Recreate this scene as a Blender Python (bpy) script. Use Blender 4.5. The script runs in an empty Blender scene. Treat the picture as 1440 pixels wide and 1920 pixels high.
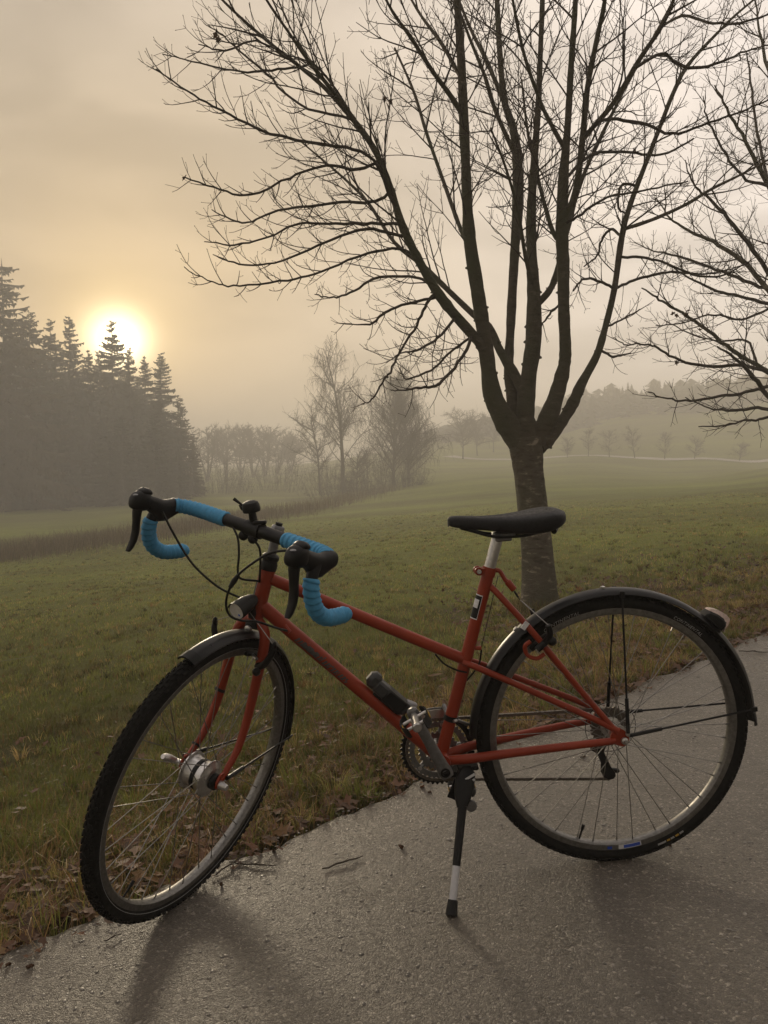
import bpy, bmesh, math, random
import numpy as np
from mathutils import Matrix, Vector

rad = math.radians
sc = bpy.context.scene
col = sc.collection

# ------------------------------------------------------------------ camera
CAM = np.array([0.0, 0.0, 1.0192])
PITCH = rad(3.017)
FPX = 1468.2                       # focal length in pixels of the 1440 x 1920 picture
FWD = np.array([0, math.cos(PITCH), -math.sin(PITCH)])
UP = np.array([0, math.sin(PITCH), math.cos(PITCH)])
RT = np.array([1.0, 0, 0])
cam_d = bpy.data.cameras.new('camera')
cam = bpy.data.objects.new('camera', cam_d)
col.objects.link(cam)
cam.location = CAM
cam.rotation_euler = (math.pi / 2 - PITCH, 0, 0)
cam_d.sensor_fit = 'VERTICAL'
cam_d.sensor_height = 36.0
cam_d.lens = 36.0 * FPX / 1920.0
cam_d.clip_start = 0.05
cam_d.clip_end = 5000
sc.camera = cam


def at(px, py, d):
    """world point seen at (px, py) that lies d metres ahead of the camera"""
    r = FWD * FPX + RT * (px - 720) - UP * (py - 960)
    return CAM + r / r[1] * d


# ------------------------------------------------------------------ sky and sun
SUN_DIR = at(221, 642, 1.0) - CAM
SUN_DIR = SUN_DIR / np.linalg.norm(SUN_DIR)
SUN_EL = math.asin(SUN_DIR[2])
SUN_AZ = math.atan2(SUN_DIR[0], SUN_DIR[1])

world = bpy.data.worlds.new('World')
sc.world = world
world.use_nodes = True
wt = world.node_tree
for n in list(wt.nodes):
    wt.nodes.remove(n)


def wn(t, **kw):
    n = wt.nodes.new(t)
    for k, v in kw.items():
        setattr(n, k, v)
    return n


def wl(a, b):
    wt.links.new(a, b)


def wmath(op, a, b=None, clamp=False):
    n = wn('ShaderNodeMath', operation=op)
    n.use_clamp = clamp
    for i, s in enumerate((a, b)):
        if s is None:
            continue
        if isinstance(s, (int, float)):
            n.inputs[i].default_value = s
        else:
            wl(s, n.inputs[i])
    return n.outputs[0]


def wcol(c, fac):
    """colour times scalar"""
    n = wn('ShaderNodeVectorMath', operation='SCALE')
    n.inputs[0].default_value = c
    if isinstance(fac, (int, float)):
        n.inputs['Scale'].default_value = fac
    else:
        wl(fac, n.inputs['Scale'])
    return n.outputs[0]


def wadd(a, b):
    n = wn('ShaderNodeVectorMath', operation='ADD')
    wl(a, n.inputs[0])
    wl(b, n.inputs[1])
    return n.outputs[0]


sky = wn('ShaderNodeTexSky')
sky.sky_type = 'NISHITA'
sky.sun_disc = False
sky.sun_elevation = SUN_EL
sky.sun_rotation = SUN_AZ
sky.air_density = 1.5
sky.dust_density = 3.0
tc = wn('ShaderNodeTexCoord')
nrm = wn('ShaderNodeVectorMath', operation='NORMALIZE')
wl(tc.outputs['Generated'], nrm.inputs[0])
dot = wn('ShaderNodeVectorMath', operation='DOT_PRODUCT')
wl(nrm.outputs[0], dot.inputs[0])
dot.inputs[1].default_value = SUN_DIR
cosang = wmath('MAXIMUM', dot.outputs['Value'], 0.0)
sep = wn('ShaderNodeSeparateXYZ')
wl(nrm.outputs[0], sep.inputs[0])
zz = wmath('MAXIMUM', sep.outputs['Z'], 0.0)
# cloud veil: soft drifting noise on the sky sphere, flattened towards the horizon
mp = wn('ShaderNodeMapping')
mp.inputs['Scale'].default_value = (1.5, 1.5, 4.2)
mp.inputs['Rotation'].default_value = (0.25, 0.35, 0.0)
mp.inputs['Location'].default_value = (3.1, 1.7, 0.4)
wl(nrm.outputs[0], mp.inputs['Vector'])
nz = wn('ShaderNodeTexNoise')
nz.inputs['Scale'].default_value = 2.6
nz.inputs['Detail'].default_value = 4.0
nz.inputs['Roughness'].default_value = 0.45
nz.inputs['Distortion'].default_value = 0.6
wl(mp.outputs[0], nz.inputs['Vector'])
mr = wn('ShaderNodeMapRange')
mr.interpolation_type = 'SMOOTHSTEP'
mr.inputs['From Min'].default_value = 0.34
mr.inputs['From Max'].default_value = 0.68
mr.inputs['To Min'].default_value = 0.78
mr.inputs['To Max'].default_value = 1.09
wl(nz.outputs['Fac'], mr.inputs['Value'])
# a darker cloud bank hangs over the wood on the left
bank = wn('ShaderNodeVectorMath', operation='DOT_PRODUCT')
wl(nrm.outputs[0], bank.inputs[0])
_bd = at(-150, 230, 1.0) - CAM
bank.inputs[1].default_value = _bd / np.linalg.norm(_bd)
bankf = wmath('MULTIPLY', wmath('POWER', wmath('MAXIMUM', bank.outputs['Value'], 0.0), 5.0), -0.52)
cloud = wmath('MULTIPLY', mr.outputs[0], wmath('ADD', bankf, 1.0))
# fog-lit sky: grey tan veil, warmer towards the sun
warm = wmath('POWER', cosang, 7.0)
glow = wmath('POWER', cosang, 60.0)
halo = wmath('POWER', cosang, 420.0)
core = wmath('MULTIPLY', wmath('POWER', cosang, 2500.0), 4.0)
# fog scatters forward: the sky is brightest on the sun's side and dims away from it
fwd = wn('ShaderNodeMapRange')
fwd.interpolation_type = 'SMOOTHSTEP'
fwd.inputs['From Min'].default_value = -0.55
fwd.inputs['From Max'].default_value = 0.72
fwd.inputs['To Min'].default_value = 0.24
fwd.inputs['To Max'].default_value = 1.0
wl(dot.outputs['Value'], fwd.inputs['Value'])
base = wcol((0.675, 0.608, 0.568), fwd.outputs[0])
v1 = wcol((-0.115, -0.170, -0.275), warm)
v2 = wcol((0.20, 0.115, 0.01), glow)
veil = wadd(wadd(base, v1), v2)
vs = wn('ShaderNodeVectorMath', operation='SCALE')
wl(veil, vs.inputs[0])
wl(cloud, vs.inputs['Scale'])
v3 = wcol((0.44, 0.30, 0.08), halo)
v4 = wcol((1.0, 0.86, 0.58), core)
fogsky = wadd(wadd(vs.outputs[0], v3), v4)
fog10 = wn('ShaderNodeVectorMath', operation='SCALE')
wl(fogsky, fog10.inputs[0])
fog10.inputs['Scale'].default_value = 10.0
skys = wn('ShaderNodeVectorMath', operation='SCALE')      # clear sky, thinned by the fog deck
wl(sky.outputs[0], skys.inputs[0])
skys.inputs['Scale'].default_value = 0.03
tot = wadd(fog10.outputs[0], skys.outputs[0])
bg = wn('ShaderNodeBackground')
bg.inputs['Strength'].default_value = 0.1
wl(tot, bg.inputs['Color'])
wo = wn('ShaderNodeOutputWorld')
wl(bg.outputs[0], wo.inputs['Surface'])

sun_d = bpy.data.lights.new('sun', 'SUN')
sun_d.energy = 2.1
sun_d.angle = rad(10.0)
sun_d.color = (1.0, 0.84, 0.60)
sun = bpy.data.objects.new('sun', sun_d)
col.objects.link(sun)
sun.rotation_euler = Vector(SUN_DIR).to_track_quat('Z', 'Y').to_euler()

sc.view_settings.view_transform = 'Standard'
sc.view_settings.look = 'None'
sc.view_settings.exposure = 0.9
sc.view_settings.gamma = 1.0
sc.view_settings.use_curve_mapping = False
sc.render.engine = 'CYCLES'
sc.cycles.use_denoising = True
sc.cycles.max_bounces = 8
sc.cycles.volume_bounces = 1
sc.cycles.transparent_max_bounces = 8
sc.cycles.caustics_reflective = False
sc.cycles.caustics_refractive = False


# ------------------------------------------------------------------ helpers
def tag(o, label=None, cat=None, group=None, kind=None):
    if label:
        o['label'] = label
    if cat:
        o['category'] = cat
    if group:
        o['group'] = group
    if kind:
        o['kind'] = kind
    return o


def empty(name, loc=(0, 0, 0)):
    o = bpy.data.objects.new(name, None)
    col.objects.link(o)
    o.location = loc
    o.empty_display_size = 0.2
    return o


def link(name, me, parent=None):
    o = bpy.data.objects.new(name, me)
    col.objects.link(o)
    if parent is not None:
        o.parent = parent
    return o


def unit(v):
    v = np.asarray(v, float)
    return v / max(1e-12, np.linalg.norm(v))


def rotm(axis, a):
    k = unit(axis)
    K = np.array([[0, -k[2], k[1]], [k[2], 0, -k[0]], [-k[1], k[0], 0]])
    return np.eye(3) + math.sin(a) * K + (1 - math.cos(a)) * K @ K


def smooth_path(pts, n=6):
    """Catmull-Rom resample"""
    P = [np.asarray(p, float) for p in pts]
    if len(P) < 3:
        return np.array(P)
    Q = [2 * P[0] - P[1]] + P + [2 * P[-1] - P[-2]]
    out = []
    for i in range(1, len(Q) - 2):
        a, b, c, d = Q[i - 1], Q[i], Q[i + 1], Q[i + 2]
        for k in range(n):
            t = k / n
            out.append(0.5 * (2 * b + (c - a) * t + (2 * a - 5 * b + 4 * c - d) * t * t + (3 * b - a - 3 * c + d) * t ** 3))
    out.append(P[-1])
    return np.array(out)


_circ = {}


def circ(n):
    if n not in _circ:
        a = np.arange(n) * 2 * math.pi / n
        _circ[n] = np.stack([np.cos(a), np.sin(a)], 1)
    return _circ[n]


class MB:
    def __init__(self):
        self.v, self.f, self.m, self.n = [], [], [], 0

    def add(self, verts, faces, mi=0):
        verts = np.asarray(verts, float)
        b = self.n
        self.v.append(verts)
        self.n += len(verts)
        for f in faces:
            self.f.append(tuple(i + b for i in f))
        self.m.extend([mi] * len(faces))
        return self

    def tube(self, pts, r, n=8, cap=True, mi=0):
        P = np.asarray(pts, float)
        k = len(P)
        R = np.full(k, r, float) if np.isscalar(r) else np.asarray(r, float)
        if len(R) != k:
            R = np.interp(np.linspace(0, 1, k), np.linspace(0, 1, len(R)), R)
        T = np.gradient(P, axis=0)
        T /= np.maximum(1e-9, np.linalg.norm(T, axis=1))[:, None]
        a = np.array([0, 0, 1.0]) if abs(T[0][2]) < 0.9 else np.array([1.0, 0, 0])
        u = unit(np.cross(a, T[0]))
        V = np.empty((k * n, 3))
        c = circ(n)
        for i in range(k):
            u = u - T[i] * (u @ T[i])
            u = u / max(1e-9, np.linalg.norm(u))
            w = np.cross(T[i], u)
            V[i * n:(i + 1) * n] = P[i] + R[i] * (c[:, :1] * u + c[:, 1:] * w)
        F = []
        for i in range(k - 1):
            for j in range(n):
                j2 = (j + 1) % n
                F.append((i * n + j, i * n + j2, (i + 1) * n + j2, (i + 1) * n + j))
        if cap:
            F.append(tuple(range(n - 1, -1, -1)))
            F.append(tuple(range((k - 1) * n, k * n)))
        return self.add(V, F, mi)

    def loft(self, rings, closed=True, cap=True, mi=0):
        k, n = len(rings), len(rings[0])
        V = np.concatenate([np.asarray(r, float) for r in rings])
        F = []
        for i in range(k - 1):
            for j in range(n if closed else n - 1):
                j2 = (j + 1) % n
                F.append((i * n + j, i * n + j2, (i + 1) * n + j2, (i + 1) * n + j))
        if cap:
            F.append(tuple(range(n - 1, -1, -1)))
            F.append(tuple(range((k - 1) * n, k * n)))
        return self.add(V, F, mi)

    def lathe(self, prof, origin, axis, n=24, mi=0, closed=False):
        """prof: list of (radius, height along axis)"""
        ax = unit(axis)
        a = np.array([0, 0, 1.0]) if abs(ax[2]) < 0.9 else np.array([1.0, 0, 0])
        u = unit(np.cross(a, ax))
        w = np.cross(ax, u)
        c = circ(n)
        rings = []
        for r, h in prof:
            rings.append(np.asarray(origin) + ax * h + max(r, 1e-5) * (c[:, :1] * u + c[:, 1:] * w))
        if closed:
            rings.append(rings[0])
        return self.loft(rings, cap=not closed, mi=mi)

    def box(self, c, s, R=None, mi=0, bev=0.0):
        s = np.asarray(s, float) / 2
        if bev > 0:
            pts = []
            for sx in (-1, 1):
                for sy in (-1, 1):
                    for sz in (-1, 1):
                        for k in range(3):
                            q = s - bev
                            q[k] = s[k]
                            pts.append(q * (sx, sy, sz))
            V = np.array(pts)
            bm = bmesh.new()
            for p in V:
                bm.verts.new(p)
            r = bmesh.ops.convex_hull(bm, input=bm.verts)
            bm.verts.ensure_lookup_table()
            bm.verts.index_update()
            V = np.array([v.co[:] for v in bm.verts])
            F = [tuple(v.index for v in f.verts) for f in bm.faces]
            bm.free()
        else:
            V = np.array([(x, y, z) for x in (-1, 1) for y in (-1, 1) for z in (-1, 1)], float) * s
            F = [(0, 1, 3, 2), (4, 6, 7, 5), (0, 4, 5, 1), (2, 3, 7, 6), (0, 2, 6, 4), (1, 5, 7, 3)]
        if R is not None:
            V = V @ np.asarray(R).T
        return self.add(V + np.asarray(c, float), F, mi)

    def ball(self, c, r, n=12, mi=0, R=None):
        r = np.asarray(r if not np.isscalar(r) else (r, r, r), float)
        m = max(4, n // 2)
        rings = []
        for i in range(m + 1):
            t = math.pi * (0.02 + 0.96 * i / m)
            cc = circ(n)
            ring = np.stack([cc[:, 0] * math.sin(t), cc[:, 1] * math.sin(t), np.full(n, math.cos(t))], 1) * r
            if R is not None:
                ring = ring @ np.asarray(R).T
            rings.append(ring + np.asarray(c, float))
        return self.loft(rings, mi=mi)

    def mesh(self, name, mats, smooth=True, ang=40, xf=None):
        V = np.concatenate(self.v) if self.v else np.zeros((0, 3))
        if xf is not None:
            V = xf(V)
        me = bpy.data.meshes.new(name)
        me.from_pydata(V.tolist(), [], self.f)
        if not isinstance(mats, (list, tuple)):
            mats = [mats]
        for m in mats:
            me.materials.append(m)
        if len(mats) > 1:
            me.polygons.foreach_set('material_index', self.m)
        if smooth:
            me.shade_smooth()
            me.set_sharp_from_angle(angle=rad(ang))
        me.update()
        return me

    def build(self, name, mats, parent=None, smooth=True, ang=40, xf=None):
        return link(name, self.mesh(name, mats, smooth, ang, xf), parent)


def tri_mesh(name, V, T, mat, colors=None, smooth=False):
    """fast mesh from numpy arrays; colors per vertex"""
    me = bpy.data.meshes.new(name)
    nv, nt = len(V), len(T)
    me.vertices.add(nv)
    me.vertices.foreach_set('co', np.ascontiguousarray(V, np.float32).ravel())
    me.loops.add(nt * 3)
    me.loops.foreach_set('vertex_index', np.ascontiguousarray(T, np.int32).ravel())
    me.polygons.add(nt)
    me.polygons.foreach_set('loop_start', np.arange(0, nt * 3, 3, dtype=np.int32))
    if smooth:
        me.polygons.foreach_set('use_smooth', np.ones(nt, bool))
    me.materials.append(mat)
    if colors is not None:
        ca = me.color_attributes.new('Col', 'FLOAT_COLOR', 'POINT')
        c = np.ones((nv, 4), np.float32)
        c[:, :3] = colors
        ca.data.foreach_set('color', c.ravel())
    me.update()
    me.validate()
    return me


# ------------------------------------------------------------------ materials
def new_mat(name):
    m = bpy.data.materials.new(name)
    m.use_nodes = True
    nt = m.node_tree
    b = nt.nodes['Principled BSDF']
    return m, nt, b


def noise_ramp(nt, scale, stops, detail=5, rough=0.6, vec=None, dist=0.0):
    n = nt.nodes.new('ShaderNodeTexNoise')
    n.inputs['Scale'].default_value = scale
    n.inputs['Detail'].default_value = detail
    n.inputs['Roughness'].default_value = rough
    n.inputs['Distortion'].default_value = dist
    if vec is not None:
        nt.links.new(vec, n.inputs['Vector'])
    r = nt.nodes.new('ShaderNodeValToRGB')
    e = r.color_ramp.elements
    e[0].position, e[0].color = stops[0][0], (*stops[0][1], 1)
    e[1].position, e[1].color = stops[-1][0], (*stops[-1][1], 1)
    for p, c in stops[1:-1]:
        x = e.new(p)
        x.color = (*c, 1)
    nt.links.new(n.outputs['Fac'], r.inputs['Fac'])
    return n, r


def objcoord(nt, scale=None):
    t = nt.nodes.new('ShaderNodeTexCoord')
    if scale is None:
        return t.outputs['Object']
    m = nt.nodes.new('ShaderNodeMapping')
    m.inputs['Scale'].default_value = scale
    nt.links.new(t.outputs['Object'], m.inputs['Vector'])
    return m.outputs[0]


def bump(nt, b, height, strength=0.3, dist=0.01):
    n = nt.nodes.new('ShaderNodeBump')
    n.inputs['Strength'].default_value = strength
    n.inputs['Distance'].default_value = dist
    nt.links.new(height, n.inputs['Height'])
    nt.links.new(n.outputs[0], b.inputs['Normal'])
    return n


def mat_simple(name, c, rough=0.5, metal=0.0, var=0.25, scale=60, bumpk=0.0, coat=0.0, spec=0.5):
    m, nt, b = new_mat(name)
    c = np.array(c)
    _, r = noise_ramp(nt, scale, [(0.3, tuple(c * (1 - var))), (0.7, tuple(np.minimum(1, c * (1 + var))))], vec=objcoord(nt))
    nt.links.new(r.outputs['Color'], b.inputs['Base Color'])
    n2, r2 = noise_ramp(nt, scale * 0.6, [(0.3, (rough * 0.8,) * 3), (0.75, (min(1, rough * 1.3),) * 3)], vec=objcoord(nt))
    nt.links.new(r2.outputs['Color'], b.inputs['Roughness'])
    b.inputs['Metallic'].default_value = metal
    b.inputs['Specular IOR Level'].default_value = spec
    b.inputs['Coat Weight'].default_value = coat
    b.inputs['Coat Roughness'].default_value = 0.12
    if bumpk:
        bump(nt, b, n2.outputs['Fac'], bumpk, 0.002)
    return m


M = {}
def make_red():
    m, nt, b = new_mat('red_paint')
    v = objcoord(nt)
    n1, r1 = noise_ramp(nt, 9, [(0.3, (0.21, 0.023, 0.007)), (0.7, (0.29, 0.035, 0.010))], 5, 0.6, v)
    # road grime and small paint chips
    n2, r2 = noise_ramp(nt, 46, [(0.62, (0, 0, 0)), (0.72, (0.75, 0.75, 0.75))], 6, 0.7, v)
    n3, r3 = noise_ramp(nt, 130, [(0.70, (0, 0, 0)), (0.73, (1, 1, 1))], 4, 0.6, v)
    g = nt.nodes.new('ShaderNodeMixRGB')
    nt.links.new(r2.outputs[0], g.inputs['Fac'])
    nt.links.new(r1.outputs[0], g.inputs[1])
    g.inputs[2].default_value = (0.11, 0.040, 0.022, 1)
    c = nt.nodes.new('ShaderNodeMixRGB')
    nt.links.new(r3.outputs[0], c.inputs['Fac'])
    nt.links.new(g.outputs[0], c.inputs[1])
    c.inputs[2].default_value = (0.16, 0.12, 0.10, 1)
    nt.links.new(c.outputs[0], b.inputs['Base Color'])
    n4, r4 = noise_ramp(nt, 20, [(0.3, (0.30,) * 3), (0.7, (0.58,) * 3)], 5, 0.6, v)
    nt.links.new(r4.outputs[0], b.inputs['Roughness'])
    b.inputs['Coat Weight'].default_value = 0.08
    b.inputs['Specular IOR Level'].default_value = 0.32
    b.inputs['Coat Roughness'].default_value = 0.15
    bump(nt, b, n2.outputs['Fac'], 0.06, 0.001)
    return m


M['red'] = make_red()
M['blue'] = mat_simple('blue_bar_tape', (0.065, 0.28, 0.50), 0.75, 0, 0.12, 120, 0.25)
M['black'] = mat_simple('black_plastic', (0.007, 0.007, 0.0075), 0.45, 0, 0.3, 80, 0.08, 0, 0.25)
M['rubber'] = mat_simple('tyre_rubber', (0.0075, 0.0073, 0.0070), 0.85, 0, 0.4, 160, 0.3, 0, 0.2)
M['saddle'] = mat_simple('saddle_cover', (0.014, 0.014, 0.016), 0.6, 0, 0.2, 200, 0.15, 0, 0.35)
M['guard'] = mat_simple('black_mudguard', (0.006, 0.006, 0.007), 0.34, 0, 0.3, 40, 0.05, 0.0, 0.35)
M['silver'] = mat_simple('worn_aluminium', (0.55, 0.54, 0.53), 0.32, 0.95, 0.15, 90, 0.03)
M['grey'] = mat_simple('grey_aluminium', (0.20, 0.20, 0.205), 0.42, 0.8, 0.2, 90, 0.03)
M['rim'] = mat_simple('brushed_rim', (0.20, 0.195, 0.185), 0.42, 0.9, 0.25, 120, 0.05)
M['steel'] = mat_simple('spoke_steel', (0.26, 0.25, 0.235), 0.36, 1.0, 0.2, 60)
M['chain'] = mat_simple('dark_chain_steel', (0.16, 0.14, 0.12), 0.40, 0.8, 0.4, 300, 0.1)
M['cable'] = mat_simple('black_cable_sleeve', (0.008, 0.008, 0.008), 0.45, 0, 0.2, 100, 0, 0, 0.25)
M['white'] = mat_simple('white_print', (0.62, 0.62, 0.64), 0.5, 0, 0.15, 150)
M['greyprint'] = mat_simple('grey_print', (0.30, 0.30, 0.30), 0.6, 0, 0.35, 200)
M['darkprint'] = mat_simple('dark_worn_print', (0.060, 0.055, 0.055), 0.55, 0, 0.4, 120)
M['yellow'] = mat_simple('yellow_print', (0.45, 0.27, 0.03), 0.6, 0, 0.3, 200)
M['bluep'] = mat_simple('blue_print', (0.02, 0.07, 0.42), 0.5, 0, 0.2, 200)
M['silverleg'] = mat_simple('pale_kickstand_tube', (0.50, 0.50, 0.52), 0.5, 0.3, 0.08, 70)
M['lock'] = mat_simple('dark_lock_plastic', (0.03, 0.031, 0.032), 0.5, 0, 0.3, 90, 0.08)
M['taill'] = mat_simple('clear_red_plastic', (0.52, 0.40, 0.36), 0.25, 0, 0.45, 55, 0.05, 0.4)
M['lens'] = mat_simple('lamp_reflector', (0.85, 0.86, 0.90), 0.15, 0.5, 0.15, 80)


def bark(name, c0, c1, pale, k=1.0):
    m, nt, b = new_mat(name)
    v = objcoord(nt, (9.0 * k, 9.0 * k, 24.0 * k))
    n1, r1 = noise_ramp(nt, 1.0, [(0.30, c0), (0.48, c1), (0.57, c1), (0.68, pale)], 5, 0.6, v, 0.3)
    v2 = objcoord(nt, (1.0 * k, 1.0 * k, 0.8 * k))
    n2, r2 = noise_ramp(nt, 1.2, [(0.42, (0, 0, 0)), (0.66, (1, 1, 1))], 4, 0.6, v2)
    mix = nt.nodes.new('ShaderNodeMixRGB')
    mix.blend_type = 'MIX'
    nt.links.new(r2.outputs['Color'], mix.inputs['Fac'])
    nt.links.new(r1.outputs['Color'], mix.inputs[1])
    mix.inputs[2].default_value = (0.085, 0.088, 0.050, 1)
    nt.links.new(mix.outputs[0], b.inputs['Base Color'])
    b.inputs['Roughness'].default_value = 0.9
    b.inputs['Specular IOR Level'].default_value = 0.25
    n3, _ = noise_ramp(nt, 26 * k, [(0, (0, 0, 0)), (1, (1, 1, 1))], 6, 0.7, objcoord(nt, (1, 1, 2.2)))
    bump(nt, b, n3.outputs['Fac'], 1.0, 0.035)
    return m


M['bark'] = bark('grey_brown_bark', (0.045, 0.036, 0.026), (0.125, 0.105, 0.078), (0.36, 0.31, 0.245))
M['limbbark'] = bark('limb_bark', (0.055, 0.044, 0.032), (0.105, 0.085, 0.062), (0.17, 0.14, 0.105))
M['twig'] = mat_simple('twig_bark', (0.05, 0.039, 0.03), 0.85, 0, 0.3, 14, 0, 0, 0.2)
M['farbark'] = mat_simple('far_bark', (0.075, 0.06, 0.045), 0.9, 0, 0.3, 2, 0, 0, 0.2)
M['birchbark'] = mat_simple('birch_bark', (0.30, 0.27, 0.24), 0.9, 0, 0.5, 1.5, 0, 0, 0.2)
M['needle'] = mat_simple('spruce_needles', (0.028, 0.036, 0.02), 0.85, 0, 0.4, 0.8, 0, 0, 0.2)
M['larch'] = mat_simple('brown_conifer_twigs', (0.062, 0.048, 0.026), 0.85, 0, 0.4, 0.8, 0, 0, 0.2)
M['farwood'] = mat_simple('far_wood_foliage', (0.04, 0.042, 0.025), 0.9, 0, 0.35, 0.15, 0, 0, 0.2)
M['deadleaf'] = mat_simple('dead_leaf', (0.075, 0.036, 0.017), 0.7, 0, 0.45, 30, 0, 0, 0.3)


def mat_vcol(name, rough=0.7, spec=0.3, trans=0.0, wet=False):
    m, nt, b = new_mat(name)
    a = nt.nodes.new('ShaderNodeVertexColor')
    a.layer_name = 'Col'
    nt.links.new(a.outputs['Color'], b.inputs['Base Color'])
    b.inputs['Roughness'].default_value = rough
    b.inputs['Specular IOR Level'].default_value = spec
    if trans:
        tr = nt.nodes.new('ShaderNodeBsdfTranslucent')
        nt.links.new(a.outputs['Color'], tr.inputs['Color'])
        mx = nt.nodes.new('ShaderNodeMixShader')
        mx.inputs[0].default_value = trans
        nt.links.new(b.outputs[0], mx.inputs[1])
        nt.links.new(tr.outputs[0], mx.inputs[2])
        nt.links.new(mx.outputs[0], nt.nodes['Material Output'].inputs['Surface'])
    return m


M['grass'] = mat_vcol('grass_blades', 0.5, 0.4, 0.5)
M['litter'] = mat_vcol('leaf_litter', 0.6, 0.35, 0.2)
M['stones'] = mat_vcol('road_aggregate', 0.34, 0.5)


def make_ground_mat():
    m, nt, b = new_mat('meadow_ground')
    v = objcoord(nt)
    n1, r1 = noise_ramp(nt, 0.55, [(0.28, (0.160, 0.168, 0.044)), (0.5, (0.190, 0.215, 0.048)), (0.72, (0.24, 0.255, 0.066))], 6, 0.62, v)
    n2, r2 = noise_ramp(nt, 3.6, [(0.34, (0.050, 0.038, 0.020)), (0.46, (0.125, 0.118, 0.036)), (0.56, (0.150, 0.152, 0.044)), (0.70, (0.26, 0.240, 0.085))], 8, 0.72, v)
    n4, r4 = noise_ramp(nt, 1.0, [(0.36, (0.78, 0.74, 0.72)), (0.5, (1.05, 1.08, 0.95)), (0.64, (1.35, 1.42, 1.15))], 4, 0.55, objcoord(nt, (0.035, 0.10, 0.05)))
    mix = nt.nodes.new('ShaderNodeMixRGB')
    mix.inputs['Fac'].default_value = 0.5
    nt.links.new(r1.outputs[0], mix.inputs[1])
    nt.links.new(r2.outputs[0], mix.inputs[2])
    mul = nt.nodes.new('ShaderNodeMixRGB')
    mul.blend_type = 'MULTIPLY'
    mul.inputs['Fac'].default_value = 1.0
    nt.links.new(mix.outputs[0], mul.inputs[1])
    nt.links.new(r4.outputs[0], mul.inputs[2])
    soil = nt.nodes.new('ShaderNodeVertexColor')
    soil.layer_name = 'Col'
    ns, rs = noise_ramp(nt, 14, [(0.3, (0.034, 0.022, 0.014)), (0.7, (0.095, 0.062, 0.036))], 6, 0.7, v)
    ms = nt.nodes.new('ShaderNodeMixRGB')
    nt.links.new(soil.outputs['Color'], ms.inputs['Fac'])
    nt.links.new(mul.outputs[0], ms.inputs[1])
    nt.links.new(rs.outputs[0], ms.inputs[2])
    nt.links.new(ms.outputs[0], b.inputs['Base Color'])
    b.inputs['Roughness'].default_value = 0.95
    b.inputs['Specular IOR Level'].default_value = 0.15
    n3, _ = noise_ramp(nt, 22, [(0, (0, 0, 0)), (1, (1, 1, 1))], 8, 0.75, v)
    bump(nt, b, n3.outputs['Fac'], 1.0, 0.09)
    return m


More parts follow.
